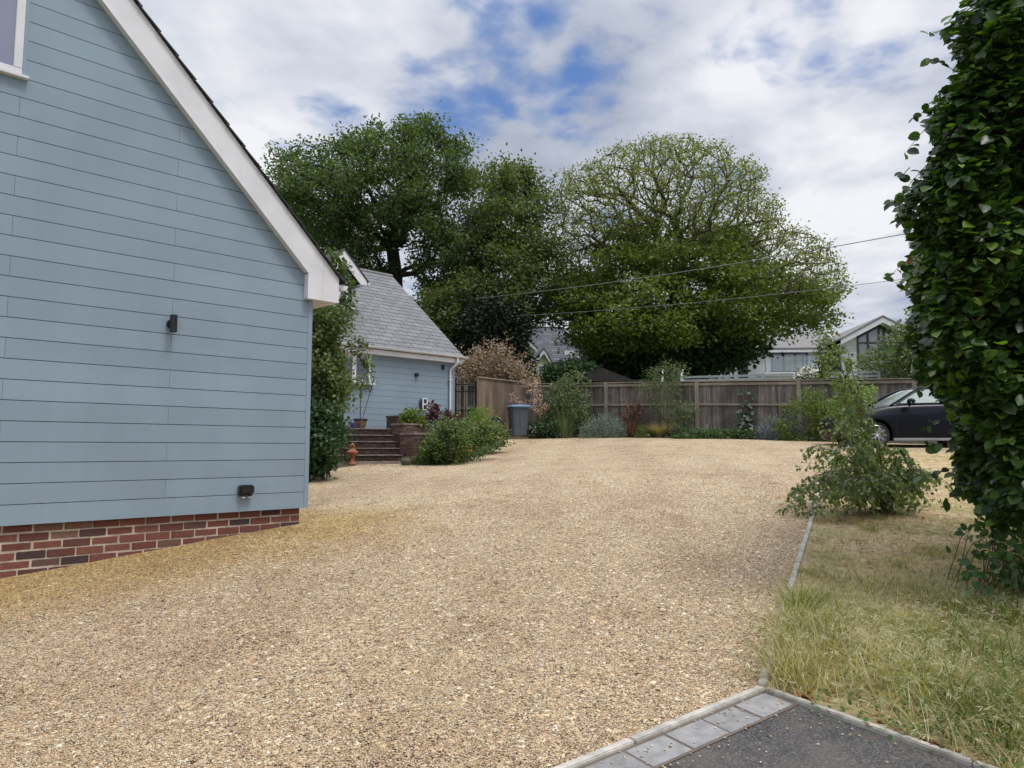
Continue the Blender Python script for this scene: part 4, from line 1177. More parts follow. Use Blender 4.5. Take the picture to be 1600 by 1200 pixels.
PA = R(40); PU = Vector((math.sin(PA), math.cos(PA), 0)); PN = Vector((math.cos(PA), -math.sin(PA), 0))
gw = thing('stepped_brick_wall', (s0.x + .2, s0.y, g1(s0.x + .2, s0.y)), 'weathered brown brick wall stepping up beside the timber steps', 'wall')
for k, (px, py, Y, wd) in enumerate(((646, 676, 17.55, .46), (631, 661, 18.35, .46), (624, 649, 19.2, .5))):
    e = at(px, py, Y)                       # near top corner of the pier
    top = e.z; foot = g1(e.x, e.y) - .1
    W1 = Wall(e, PU, PN); W2 = Wall(e, -PN, -PU)
    pier = brickwork(W1, 0, wd + .5, foot, top - .05, M['brickold'], M['mortarold'], gw, recess=0, seed=20 + k, name='pier', depth=.1)
    for (wal, ln) in ((W2, wd),):
        rgq = random.Random(k); mb = MB(); z = top - .05; i = 0
        while z > foot:
            a_ = -(.11 if i % 2 else 0)
            while a_ < ln:
                p_, q_ = max(a_, 0), min(a_ + .215, ln)
                if q_ - p_ > .03:
                    mb.prism([wal.p(p_, z - .065, -.06), wal.p(q_, z - .065, -.06), wal.p(q_, z, -.06), wal.p(p_, z, -.06)], wal.n * (.06 + rgq.uniform(.001, .004)))
                a_ += .225
            z -= .075; i += 1
        mb.build('pier_face', M['brickold'], pier)
        MB().prism([wal.p(.01, foot, -.05), wal.p(ln, foot, -.05), wal.p(ln, top - .04, -.05), wal.p(.01, top - .04, -.05)], wal.n * .045).build('pier_mortar', M['mortarold'], pier)
    MB().prism([e + UP * -.049 + PN * .02 - PU * .02, e + UP * -.049 + PU * (wd + .5) + PN * .02, e + UP * -.049 + PU * (wd + .5) - PN * (wd + .02), e + UP * -.049 - PN * (wd + .02) - PU * .02], UP * .049).build('coping', M['nosing'] if k < 2 else M['brickold'], gw, bevel=.006)

# terracotta finial
p = at(550, 726, 16.9); z = g1(p.x, p.y)
h_ = at(550, 691, 16.9).z - z
prof = [(.075, 0), (.095, .01), (.095, .045), (.075, .06), (.055, .12), (.05, .17), (.07, .205), (.115, .26), (.135, .30), (.14, .325), (.125, .34), (.10, .345), (.085, .37), (.055, .395), (.045, .41), (.052, .425), (.066, .45), (.062, .485), (.04, .51), (.015, .52), (.006, .545)]
k_ = h_ / .545
tag(MB().lathe((p.x, p.y, z - .005), [(r * k_, hh * k_) for r, hh in prof], 24).build('terracotta_finial', M['terra'], base=(p.x, p.y, z), smooth=True, angle=1.2), 'terracotta ball finial standing on the gravel left of the steps', 'garden ornament')
p = at(634, 724, 17.2); z = g1(p.x, p.y)
sp_ = thing('stone_jar', (p.x, p.y, z), 'small round mossy stone jar at the foot of the brick pier', 'pot')
MB().lathe((p.x, p.y, z - .01), [(.07, 0), (.09, .02), (.125, .09), (.125, .13), (.095, .18), (.08, .19), (.095, .205), (.095, .215), (.07, .215), (.07, .16)], 20).build('jar', M['stonepot'], sp_, smooth=True)
for k in (-1, 1):
    MB().tube([(p.x + k * .12 * math.cos(t) * .35 + k * .11, p.y, z + .13 + math.sin(t) * .04) for t in np.linspace(-1.4, 1.4, 6)], .012, 6).build('lug_handle', M['stonepot'], sp_, smooth=True)

# potted standard at the top of the steps
p = at(563, 667, 19.0); ztop = zs0 + 5 * rise_s
pp_ = thing('potted_standard_tree', (p.x, p.y, ztop), 'thin stemmed standard shrub in a brown and navy glazed pot above the steps', 'potted plant')
pr_ = MB().lathe((p.x, p.y, ztop), [(.10, 0), (.12, .02), (.15, .12), (.165, .23), (.15, .235), (.14, .18)], 24).build('pot', M['glaze'], pp_, smooth=True)
MB().lathe((p.x, p.y, ztop + .21), [(.168, 0), (.182, .01), (.182, .05), (.15, .05), (.14, .0)], 24).build('rim', M['rim'], pr_, smooth=True)
MB().tube([(p.x, p.y, ztop + .15), (p.x - .01, p.y, ztop + .6), (p.x, p.y, ztop + 1.05)], .012, 6).build('stem', M['bark'], pp_)
rg = np.random.default_rng(3)
cc = np.array((p.x, p.y, ztop + 1.15)) + rg.normal(0, 1, (420, 3)) * (.13, .13, .10)
V, Fc = leaves(cc, .05, T_LEAF, spread=.9, rg=rg); mesh_np('crown', V, Fc, M['l_varieg'], pp_)
q = at(552, 670, 18.7)
pb = thing('purple_pot', (q.x, q.y, ztop), 'small purple glazed pot beside the potted standard', 'pot')
MB().lathe((q.x, q.y, ztop), [(.06, 0), (.085, .06), (.095, .15), (.085, .155), (.08, .10)], 20).build('bowl', M['purple'], pb, smooth=True)
MB().lathe((q.x, q.y, ztop + .08), [(.07, 0), (.082, .045)], 20).build('soil_fill', M['soil'], pb)

# ================================================================== gate, fences
def board_fence(root, A, B, zA, zB, gA, gB, mat, front, bw=.1, name='board_panel', th=.012, lap=.004, seed=1):
    """vertical boards from A to B, top heights zA..zB, foot gA..gB; front is the side the rails are on"""
    rg = random.Random(seed); mb = MB(); d = (B - A); L = d.length; d.normalize(); n = int(L / bw)
    for i in range(n):
        t0, t1 = i / n, (i + 1) / n
        zt = zA + (zB - zA) * (t0 + t1) / 2; zb = gA + (gB - gA) * (t0 + t1) / 2
        p = A + d * (L * t0 + .001); q = A + d * (L * t1 + lap - .002)
        o = front * (.004 if i % 2 else 0) + front * rg.uniform(0, .002)
        mb.prism([p + UP * zb - front * th + o * .5, q + UP * zb - front * th + o, q + UP * zt - front * th + o, p + UP * zt - front * th + o * .5], front * (th - .003) )
    return mb.build(name, mat, root)

def rail(root, A, B, zA, zB, h, front, d0, d1, mat, name='rail'):
    return MB().prism([A + UP * zA + front * d0, B + UP * zB + front * d0, B + UP * (zB + h) + front * d0, A + UP * (zA + h) + front * d0], front * (d1 - d0)).build(name, mat, root)

tops = []
fpx = [821, 948, 1090, 1250, 1429.5]
ftz = [at(821, 599.5, 27.43).z, at(948, 598, 26.0).z, at(1090, 595.5, 24.56).z, at(1250, 593.5, 23.12).z, at(1430, 591, 21.69).z, at(1430, 591, 21.69).z - .04]
fen = thing('garden_fence', (FP[0].x, FP[0].y, g1(FP[0].x, FP[0].y)), 'long weathered brown board fence with pale posts along the back of the drive', 'fence')
fnn = fn.normalized()
for i in range(5):
    A, B = FP[i], FP[i + 1]
    zA, zB = ftz[i], ftz[i + 1]; gA, gB = g1(A.x, A.y) + .02, g1(B.x, B.y) + .02
    board_fence(fen, A, B, zA - .03, zB - .03, gA + .06, gB + .06, M['fence'], fnn, seed=i)
    rail(fen, A, B, zA - .145, zB - .145, .085, fnn, .006, .05, M['rail'])
    rail(fen, A, B, (zA + gA) / 2 + .12, (zB + gB) / 2 + .12, .07, fnn, .006, .045, M['rail'])
    rail(fen, A, B, gA + .22, gB + .22, .07, fnn, .006, .045, M['rail'])
    rail(fen, A, B, zA - .028, zB - .028, .03, fnn, -.04, .075, M['rail'], 'capping')
    rail(fen, A, B, gA - .12, gB - .12, .16, fnn, -.02, .012, M['rail'], 'gravel_board')
for i in range(6):
    A = FP[i]; z = ftz[i]
    MB().prism([A - fd * .06 + UP * (g1(A.x, A.y) - .1) + fnn * .002, A + fd * .06 + UP * (g1(A.x, A.y) - .1) + fnn * .002, A + fd * .06 + UP * (z + .012) + fnn * .002, A - fd * .06 + UP * (z + .012) + fnn * .002], fnn * .10).build('post', M['post'], fen, bevel=.008)

A = at(746.5, 600, 23.9); A.z = 0; B = FP[0].copy()
f2 = thing('side_fence', (A.x, A.y, g1(A.x, A.y)), 'pale brown close boarded fence panel behind the wheelie bin', 'fence')
d_ = (B - A).normalized(); nf = Vector((d_.y, -d_.x, 0))
zA = at(747, 589, 23.9).z; zB = at(821, 599, 27.43).z + .03
board_fence(f2, A, B - d_ * .07, zA - .02, zB - .02, g1(A.x, A.y) - .05, g1(B.x, B.y), M['fencenew'], nf, bw=.15, seed=9)
rail(f2, A, B - d_ * .07, zA - .02, zB - .02, .035, nf, -.03, .05, M['rail'], 'capping')
MB().prism([A - d_ * .09 + UP * 1.2, A + UP * 1.2, A + UP * (zA + .02), A - d_ * .09 + UP * (zA + .02)], nf * .03).build('post', M['fencenew'], f2)

gA_ = at(711, 640, 24.0); gB_ = at(744.5, 640, 24.0); gA_.z = gB_.z = 0
gt_ = thing('metal_gate', (gA_.x, gA_.y, 1.6), 'black metal bar gate between the cottage and the pale fence panel', 'gate')
ztg = at(728, 596, 24.0).z; zbg = 1.75
gd = (gB_ - gA_); gl = gd.length; gd.normalize(); gn = Vector((gd.y, -gd.x, 0))
fr = MB()
for z in (ztg - .12, ztg - .35, zbg + .1, (ztg + zbg) / 2): fr.prism([gA_ + UP * z, gB_ + UP * z, gB_ + UP * (z + .035), gA_ + UP * (z + .035)], gn * .03)
for q in (gA_, gB_ - gd * .05): fr.prism([q + UP * zbg, q + gd * .05 + UP * zbg, q + gd * .05 + UP * (ztg + .02), q + UP * (ztg + .02)], gn * .05)
fr.build('gate_frame', M['steel'], gt_)
bs = MB(); n = 9
for i in range(n):
    q = gA_ + gd * (gl * (i + .5) / n) + gn * .015
    bs.tube([q + UP * zbg, q + UP * (ztg - .02)], .010, 6)
bs.build('gate_bars', M['steel'], gt_)
# timber fence seen through the gate
A = at(690, 600, 27.5); A.z = 0; B = at(752, 600, 27.0); B.z = 0
f3 = thing('rear_fence', (A.x, A.y, g1(A.x, A.y)), 'brown timber fence seen through the bars of the metal gate', 'fence')
dq = (B - A).normalized(); nq = Vector((dq.y, -dq.x, 0)); zt = at(720, 598, 27.2).z
board_fence(f3, A, B, zt, zt, 1.7, 1.7, M['fence'], nq, seed=12)
for z in (zt - .12, zt - .95): rail(f3, A, B, z, z, .08, nq, .006, .05, M['rail'])
for px in (716, 727): 
    q = at(px, 600, 27.2); q.z = 0
    MB().prism([q + UP * 1.7 + nq * .06, q + dq * .12 + UP * 1.7 + nq * .06, q + dq * .12 + UP * (zt - .0) + nq * .06, q + UP * (zt - .0) + nq * .06], nq * .08).build('post', M['rail'], f3)

# ================================================================== wheelie bin
bp = at(811, 681, 25.0); bz = bp.z - .02
bin_ = thing('wheelie_bin', (bp.x, bp.y, bz), 'dark grey wheelie bin with a blue lid against the pale fence panel', 'bin')
ba = R(14); bu = Vector((math.cos(ba), math.sin(ba), 0)); bv = Vector((-math.sin(ba), math.cos(ba), 0))
O = Vector((bp.x, bp.y, bz))
def bq(x, y, z): return O + bu * x + bv * y + UP * z
hB = at(811, 637, 25.0).z - bz
m = MB()
lv = [(.235, .25, .0, .03), (.245, .26, .0, .12), (.30, .33, .0, hB - .06), (.315, .345, .0, hB - .05), (.32, .35, .0, hB)]
prev = None
for (hx, hy, oy, z) in lv:
    k0 = len(m.v); c_ = .05
    for (x, y) in ((-hx + c_, -hy), (hx - c_, -hy), (hx, -hy + c_), (hx, hy - c_), (hx - c_, hy), (-hx + c_, hy), (-hx, hy - c_), (-hx, -hy + c_)):
        m.v.append(bq(x, y + .1, z))
    if prev is not None:
        for j in range(8): m.f.append((prev + j, prev + (j + 1) % 8, k0 + (j + 1) % 8, k0 + j))
    else: m.f.append(tuple(range(k0, k0 + 8))[::-1])
    prev = k0
m.f.append(tuple(range(prev, prev + 8)))
body = m.build('body', M['binbody'], bin_, smooth=True, angle=.5)
rb = MB()
for x in (-.17, 0, .17):
    rb.prism([bq(x - .012, -.16, .12), bq(x + .012, -.16, .12), bq(x + .012, -.228, hB - .09), bq(x - .012, -.228, hB - .09)], -bv * .010)
rb.build('front_rib', M['binbody'], body)
ld = MB()
lp = [(-.35, -.30), (.35, -.30), (.36, .48), (-.36, .48)]
k0 = len(ld.v)
rings = [(1.0, hB + .002), (1.02, hB + .035), (.9, hB + .075), (.5, hB + .095)]
prev = None
for (s_, z) in rings:
    k0 = len(ld.v)
    for (x, y) in ((-.33, -.30), (.33, -.30), (.36, -.26), (.36, .44), (.33, .47), (-.33, .47), (-.36, .44), (-.36, -.26)):
        ld.v.append(bq(x * s_, .09 + (y - .09) * s_, z))
    if prev is not None:
        for j in range(8): ld.f.append((prev + j, prev + (j + 1) % 8, k0 + (j + 1) % 8, k0 + j))
    else: ld.f.append(tuple(range(k0, k0 + 8))[::-1])
    prev = k0
ld.f.append(tuple(range(prev, prev + 8)))
ld.build('lid', M['binlid'], bin_, smooth=True, angle=.6)
MB().tube([bq(-.25, .53, hB - .03), bq(.25, .53, hB - .03)], .016, 8).build('handle', M['black'], bin_)
for k in (-1, 1):
    MB().lathe(bq(k * .27, .33, .10), [(.02, -.02), (.10, -.022), (.10, .022), (.02, .02)], 20, (bv, UP, bu)).build('wheel', M['black'], bin_, smooth=True)
# black ring (hose reel) in the bed
p = at(775, 662, 22.6)
hr = thing('hose_reel', (p.x, p.y, g1(p.x, p.y)), 'round black hose reel half hidden by the rose bed near the pale fence', 'hose reel')
pts = [Vector((p.x + .19 * math.cos(t), p.y + .05 * math.sin(t), p.z + .19 * math.sin(t))) for t in np.linspace(0, 2 * math.pi, 25)]
MB().tube(pts, .035, 8, False).build('hose_coil', M['black'], hr, smooth=True)
MB().lathe((p.x, p.y, p.z), [(.03, -.05), (.15, -.05), (.15, .05), (.03, .05)], 20, (Vector((1, 0, 0)), UP, Vector((0, -1, 0)))).build('drum', M['dgrey'], hr)

# ================================================================== overhead cables
def cable(pts, r, mat, label, sag=.0):
    P = [at(*q) for q in pts]; out = []
    for i in range(41):
        t = i / 40 * (len(P) - 1); j = min(int(t), len(P) - 2); f = t - j
        out.append(P[j].lerp(P[j + 1], f))
    a, b = P[0], P[-1]; L = (b - a).length; out = []
    for i in range(41):
        t = i / 40; q = a.lerp(b, t); q = q - UP * (sag * 4 * t * (1 - t)); out.append(q)
    return tag(MB().tube(out, r, 6).build('overhead_cable', mat, base=a), label, 'cable', 'overhead cables')
cable([(640, 474, 34), (1560, 338, 16)], .011, M['cablegrey'], 'upper overhead cable rising from the cottage roof to the tall hedge', .30)
cable([(672, 498, 33), (1560, 417, 19)], .008, M['cablegrey'], 'lower thinner overhead cable crossing in front of the trees', .28)

# ================================================================== parked car (nose to the left)
def car_paint():
    m_, t = new_mat('dark_blue_car_paint')
    finish(t, (.004, .006, .013), .28, .0, None, spec=.16, **{'Coat Weight': .06, 'Coat Roughness': .06})
    return m_
M['carpaint'] = car_paint()
M['rubber'] = m_plain('tyre_rubber', (.015, .015, .016), .85, bstr=.1)
M['alloy'] = m_plain('bright_alloy', (.42, .42, .44), .3, .9, bstr=0)
M['chrome'] = m_plain('chrome', (.8, .8, .82), .12, 1.0, bstr=0)
M['carglass'] = _glass('painted_reflection_car_glass', (.34, .42, .40), .06)  # pale greenish reflection painted into the base colour
M['lamp'] = m_plain('headlight_lens', (.75, .78, .80), .1, bstr=0, **{'Coat Weight': 1.0})
M['darkplastic'] = m_plain('dark_trim', (.02, .021, .023), .5, bstr=.05)

cw = at(1372.5, 681, 18.25)                 # front wheel centre on the near side
gz = cw.z - .325
CO = Vector((cw.x, cw.y + .0, gz))
car = thing('parked_car', CO, 'dark blue hatchback parked before the fence behind the tall hedge', 'car')
yaw = R(-1.5)
cu = Vector((math.cos(yaw), math.sin(yaw), 0)); cv = Vector((-math.sin(yaw), math.cos(yaw), 0))
CW = .90
def cp(x, y, z): return CO + cu * x + cv * (y + .04) + UP * (z * 1.07)        # y 0 is the near flank, 1.8 the far one
# stations: x, bottom z, shoulder z, top (bonnet / waist) z, half width at sill, at shoulder, at top
S = [(-.84, .32, .50, .60, .50, .60, .52), (-.80, .24, .56, .70, .66, .74, .62), (-.66, .20, .62, .80, .78, .84, .66), (-.42, .19, .68, .89, .84, .89, .70), (-.15, .19, .72, .95, .87, .905, .73),
     (.15, .19, .75, 1.00, .88, .91, .76), (.48, .19, .78, 1.035, .88, .91, .79), (.9, .19, .80, 1.05, .88, .91, .80), (1.5, .19, .82, 1.06, .88, .91, .80), (2.1, .19, .84, 1.075, .88, .91, .80),
     (2.65, .19, .86, 1.09, .87, .905, .79), (3.1, .22, .88, 1.10, .84, .88, .76), (3.40, .30, .88, 1.10, .78, .82, .70), (3.52, .40, .80, 1.0, .70, .74, .62)]
bmc = bmesh.new(); rows = []
for (x, zb, zs, zt, wb, ws, wt) in S:
    prof = [(wb - .06, zb), (wb, zb + .05), ((wb + ws) / 2 + .012, (zb + zs) / 2 - .04), (ws, zs - .10), (ws + .004, zs), (ws - .025, zs + .05), (wt + (ws - wt) * .45, (zs + zt) / 2 + .06), (wt, zt - .01), (wt - .12, zt + .005), (wt * .4, zt + .018)]
    full = [(-w_, z) for w_, z in prof] + [(w_, z) for w_, z in reversed(prof)]
    rows.append([bmc.verts.new(cp(x, .9 + w_, z) - CO) for w_, z in full])
n = len(rows[0])
for i in range(len(rows) - 1):
    for j in range(n): bmc.faces.new((rows[i][j], rows[i][(j + 1) % n], rows[i + 1][(j + 1) % n], rows[i + 1][j]))
bmc.faces.new(rows[0]); bmc.faces.new(rows[-1][::-1])
bmesh.ops.recalc_face_normals(bmc, faces=bmc.faces)
for f in bmc.faces: f.smooth = True
me = bpy.data.meshes.new('body'); bmc.to_mesh(me); bmc.free(); me.materials.append(M['carpaint'])
body = link_mesh('body', me, car)
# cut the wheel arches out of the flanks
cut = MB()
for wx in (0, 2.65):
    for yy_ in (-.2, 1.45):
        cut.lathe(cp(wx, yy_, .335), [(.375, 0), (.375, .55)], 40, (cu, UP, cv))
cut = cut.build('cutter', M['darkplastic'], car)
mod = body.modifiers.new('sub', 'SUBSURF'); mod.levels = 1; mod.render_levels = 1
mod = body.modifiers.new('arch', 'BOOLEAN'); mod.object = cut; mod.operation = 'DIFFERENCE'; mod.solver = 'EXACT'
bpy.context.view_layer.update()
dg = bpy.context.evaluated_depsgraph_get()
nm = bpy.data.meshes.new_from_object(body.evaluated_get(dg)); nm.name = 'body_shell'
body.modifiers.clear(); body.data = nm
bpy.data.objects.remove(cut)
MB().box(cp(1.35, .9, .42), cu * 2.0, cv * .70, UP * .20).build('underbody', M['darkplastic'], car)
# cabin: roof and pillars round the glass
G_ = [(.40, .99, .80), (.62, 1.12, .74), (.88, 1.27, .68), (1.15, 1.40, .63), (1.42, 1.475, .60), (1.8, 1.50, .59), (2.3, 1.49, .59), (2.8, 1.44, .58), (3.15, 1.33, .60), (3.40, 1.12, .68)]
def roof_sec(x, z, w_):
    return [(-w_ - .005, z - .05), (-w_ + .02, z - .015), (-w_ * .6, z + .012), (0, z + .02), (w_ * .6, z + .012), (w_ - .02, z - .015), (w_ + .005, z - .05)]
cb = MB(); prev = None
for (x, z, w_) in G_:
    k0 = len(cb.v)
    for (y, zz_) in roof_sec(x, z, w_): cb.v.append(cp(x, .9 + y, zz_))
    if prev is not None and G_[3][0] < x <= G_[7][0]:
        for j in range(6): cb.f.append((prev + j, prev + j + 1, k0 + j + 1, k0 + j))
    prev = k0
cb.build('roof_panel', M['carpaint'], car, smooth=True, angle=1.2)
ws = MB(); prev = None
for (x, z, w_) in G_:
    k0 = len(ws.v)
    for (y, zz_) in roof_sec(x, z, w_): ws.v.append(cp(x, .9 + y * .93, zz_ - .004))
    if prev is not None and (x <= G_[3][0] + .01 or x > G_[7][0]):
        for j in range(6): ws.f.append((prev + j, prev + j + 1, k0 + j + 1, k0 + j))
    prev = k0
ws2 = MB(); ws2.v = list(ws.v); mid_ = CO + cu * 2.0
ws2.f = [f for f in ws.f if (ws.v[f[0]] - mid_).dot(cu) > 0]; ws.f = [f for f in ws.f if (ws.v[f[0]] - mid_).dot(cu) <= 0]
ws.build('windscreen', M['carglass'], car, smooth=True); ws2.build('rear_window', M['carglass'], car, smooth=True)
# side glass: near and far, leaning in
def side(x, z, sgn, off=0.0):
    t = (z - 1.03) / .44; w_ = .80 + (.615 - .80) * max(0, min(1.1, t)) + off
    return cp(x, .9 + sgn * w_, z)
outline = [(.58, 1.055), (.80, 1.19), (1.05, 1.325), (1.30, 1.41), (1.7, 1.445), (2.4, 1.43), (2.85, 1.36), (3.15, 1.22), (3.2, 1.12), (2.2, 1.085), (1.2, 1.07)]
for sgn in (-1, 1):
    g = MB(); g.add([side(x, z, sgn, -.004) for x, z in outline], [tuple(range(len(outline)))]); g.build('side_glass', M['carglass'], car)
    fr = MB(); pts = [side(x, z, sgn, .002) for x, z in outline]
    fr.tube(pts[:9], .020, 6); fr.build('window_surround', M['darkplastic'], car, smooth=True)
    pl = MB(); a_p = [(.40, 1.01), (.68, 1.155), (.95, 1.305), (1.20, 1.415), (1.42, 1.47)]
    pl.tube([side(x, z, sgn, -.01) for x, z in a_p], [.03, .028, .027, .027, .025], 8)
    c_p = [(1.42, 1.47), (1.8, 1.488), (2.4, 1.475), (2.9, 1.40), (3.2, 1.25), (3.35, 1.12)]
    pl.tube([side(x, z, sgn, -.01) for x, z in c_p], .032, 8)
    pl.tube([side(1.86, 1.08, sgn, .0), side(1.83, 1.44, sgn, .0)], .026, 6)
    pl.build('pillars', M['carpaint'], car, smooth=True)
    wl_ = MB(); wl_.tube([side(x, z, sgn, .012) for x, z in ((.55, 1.05), (1.2, 1.062), (2.2, 1.077), (3.2, 1.11))], .012, 6); wl_.build('waist_trim', M['darkplastic'], car)
# door shut lines and sill
for pts in ([(.50, .30), (.47, .60), (.49, .80), (.55, 1.0)], [(1.86, .28), (1.87, .6), (1.87, .85), (1.87, 1.02)]):
    P_ = []; dl = MB()
    for x, z in pts:
        wv_ = np.interp(z, [.24, .5, .72, .80, .95, 1.02], [.885, .905, .912, .914, .87, .82]); P_.append(cp(x, .9 - wv_ - .0005, z))
    dl.tube(P_, .005, 5)
    dl.build('door_gap', M['darkplastic'], car)
MB().box(cp(1.32, .02, .225), cu * .93, cv * .02, UP * .035).build('sill_trim', M['grey'], car, bevel=.01)
h = MB(); h.tube([cp(1.60, -.018, .90), cp(1.64, -.045, .905), cp(1.80, -.045, .91), cp(1.84, -.018, .91)], .014, 8); h.build('door_handle', M['carpaint'], car, smooth=True)
mb = MB(); mb.lathe(cp(.80, -.10, 1.085), [(.03, -.10), (.065, -.09), (.085, -.04), (.085, .04), (.065, .09), (.03, .10)], 14, (cu, UP, cv))
mi_ = mb.build('mirror', M['carpaint'], car, smooth=True, angle=1.5)
MB().tube([cp(.80, .0, 1.0), cp(.80, -.06, 1.03)], .03, 8).build('mirror_arm', M['darkplastic'], mi_)
MB().box(cp(.80, -.19, 1.065), cu * .05, cv * .006, UP * .012).build('indicator', M['lamp'], mi_)
for sgn in (-1, 1):
    hl = MB(); hp = [(-.70, .60), (-.30, .74), (-.24, .83), (-.50, .80), (-.74, .70)]
    pts = []
    for x, z in hp:
        wv_ = np.interp(x, [-.84, -.80, -.66, -.42, -.15], [.60, .74, .845, .893, .905]) - max(0, z - .70) * .45
        pts.append(cp(x, .9 + sgn * (wv_ + .004), z))
    hl.prism(pts, cv * (-sgn) * .05 - cu * .0); hl.build('headlight', M['lamp'], car, bevel=.006)
    tl_ = MB(); tl_.box(cp(3.42, .9 + sgn * .72, .93), cu * .06, cv * .10, UP * .07); tl_.build('tail_light', M['terra'], car, bevel=.02)
MB().box(cp(-.80, .9, .44), cu * .06, cv * .42, UP * .08).build('grille', M['darkplastic'], car, bevel=.02)
MB().box(cp(-.835, .9, .62), cu * .02, cv * .10, UP * .02).build('badge_bar', M['chrome'], car, bevel=.004)
# wheels
def wheel(x, y, sgn):
    c = cp(x, y, .325); ax = (cu, UP, cv * sgn)
    w_ = MB().lathe(c, [(.18, -.10), (.30, -.10), (.322, -.07), (.325, 0), (.322, .07), (.30, .10), (.24, .095), (.235, .05)], 36, ax).build('wheel', M['rubber'], car, smooth=True)
    MB().lathe(c, [(.225, .05), (.24, .098), (.232, .104), (.215, .07), (.20, .03), (.05, .02)], 36, ax).build('rim', M['alloy'], w_, smooth=True, angle=1.0)
    MB().lathe(c, [(.02, .012), (.21, .012), (.21, .022), (.02, .022)], 30, ax).build('brake_disc', M['darkplastic'], w_)
    sp = MB()
    for k in range(5):
        a0 = 2 * math.pi * k / 5 + .3
        for dk_ in (-.16, .16):
            a1 = a0 + dk_ * 1.9; r0, r1 = .05, .225
            p0 = c + (cu * math.cos(a0 + dk_) + UP * math.sin(a0 + dk_)) * r0 + cv * sgn * .085
            p1 = c + (cu * math.cos(a1) + UP * math.sin(a1)) * r1 + cv * sgn * .090
            dd = (p1 - p0).normalized(); sd = dd.cross(cv).normalized()
            sp.box((p0 + p1) / 2, dd * ((p1 - p0).length / 2), sd * .013, cv * .012)
        sp.box(c + (cu * math.cos(a0) + UP * math.sin(a0)) * .06 + cv * sgn * .085, (cu * math.cos(a0) + UP * math.sin(a0)) * .04, (cu * -math.sin(a0) + UP * math.cos(a0)) * .02, cv * .012)
    sp.build('spokes', M['alloy'], w_, bevel=.003)
    MB().lathe(c, [(.001, .09), (.03, .10), (.035, .085), (.035, .04)], 16, ax).build('hub_cap', M['chrome'], w_, smooth=True)
for x in (0, 2.65):
    wheel(x, .12, -1); wheel(x, 1.68, 1)

# ================================================================== trees
OAK = [(432, 305), (424, 268), (450, 243), (480, 253), (505, 237), (530, 230), (548, 220), (556, 199), (590, 191), (604, 213), (628, 207), (640, 190), (662, 199), (682, 193), (722, 207), (714, 234), (738, 260), (728, 295), (745, 333), (735, 381), (745, 430), (690, 470), (660, 440), (646, 400), (636, 374), (606, 370), (596, 400), (585, 440), (530, 430), (470, 372)]
tree('oak_tree', 'broad dark green oak rising behind the cottage roof, its dark trunk showing', 'tree', 36, [(618, 640, 36), (619, 520, 36), (618, 430, 36), (612, 385, 35.8)],
     [dict(poly=OAK, depth=4.5, nodes=1200, extra=2300, per=20, spread=.22, size=.148, mat=M['l_oak'], shell=.7, mass=(200, .40))], M['barkdark'], tip=.016, rmax=.36, seed=11)
OAK2 = [(742, 318), (752, 280), (765, 262), (790, 257), (815, 268), (835, 276), (862, 292), (846, 325), (838, 360), (860, 400), (838, 440), (845, 490), (815, 520), (740, 530), (690, 540), (650, 520), (680, 440), (720, 400)]
tree('oak_tree', 'smaller dark oak right of the tall oak, leaning towards the big domed tree', 'tree', 34, [(735, 640, 34), (728, 520, 34), (735, 460, 34)],
     [dict(poly=OAK2, depth=3.6, nodes=800, extra=1500, per=20, spread=.22, size=.148, mat=M['l_oak2'], shell=.7, mass=(140, .38))], M['barkdark'], tip=.016, rmax=.26, seed=12)
CON = [(728, 555), (716, 505), (745, 475), (790, 462), (816, 478), (824, 520), (812, 548), (818, 568), (800, 585), (760, 578)]
tree('dark_evergreen_tree', 'almost black dense evergreen between the oaks and the cream house', 'tree', 31, [(775, 640, 31), (775, 560, 31)],
     [dict(poly=CON, depth=1.7, nodes=260, extra=1500, per=18, spread=.18, size=.12, mat=M['l_con'], shell=.5)], M['barkdark'], tip=.012, rmax=.12, seed=13)
BIGTOP = [(868, 330), (866, 300), (884, 268), (905, 262), (935, 248), (965, 228), (1010, 216), (1070, 212), (1125, 222), (1160, 248), (1192, 266), (1196, 300), (1218, 315), (1225, 352), (1262, 362), (1296, 374),
          (1300, 396), (1320, 420), (1322, 452), (1300, 475), (1240, 470), (1180, 400), (1120, 380), (1040, 360), (980, 370), (920, 400), (870, 420), (845, 380), (858, 350)]
BIGLOW = [(915, 420), (950, 385), (990, 350), (1020, 385), (1060, 335), (1095, 375), (1140, 350), (1165, 405), (1200, 425), (1240, 450), (1296, 455), (1302, 490), (1272, 508), (1230, 516), (1190, 516), (1150, 532), (1110, 545), (1060, 555), (1000, 545), (960, 562), (920, 545), (905, 500), (870, 478), (880, 430)]
BIGSIDE = [(880, 400), (850, 395), (838, 420), (820, 450), (832, 480), (850, 500), (885, 515), (920, 560), (960, 560), (940, 480)]
tree('domed_tree', 'large dome shaped spring green tree with fine branches showing against the sky', 'tree', 35, [(1050, 620, 35), (1052, 560, 35), (1055, 500, 35), (1058, 455, 35)],
     [dict(poly=BIGTOP, depth=4.6, nodes=2300, extra=0, per=12, spread=.20, size=.118, mat=M['l_bigtop'], shell=.45),
      dict(poly=BIGLOW, depth=5.0, nodes=900, extra=3200, per=16, spread=.22, size=.16, mat=M['l_big'], shell=.6, mass=(210, .60), flat=.32, name='lower_crown'),
      dict(poly=BIGSIDE, depth=3.0, nodes=420, extra=100, per=10, spread=.18, size=.16, mass=(70, .5), flat=.4, mat=M['l_big'], shell=.5, name='side_crown')], M['barklimb'], tip=.012, rmax=.48, bf=.30, seed=14, sub=.8)
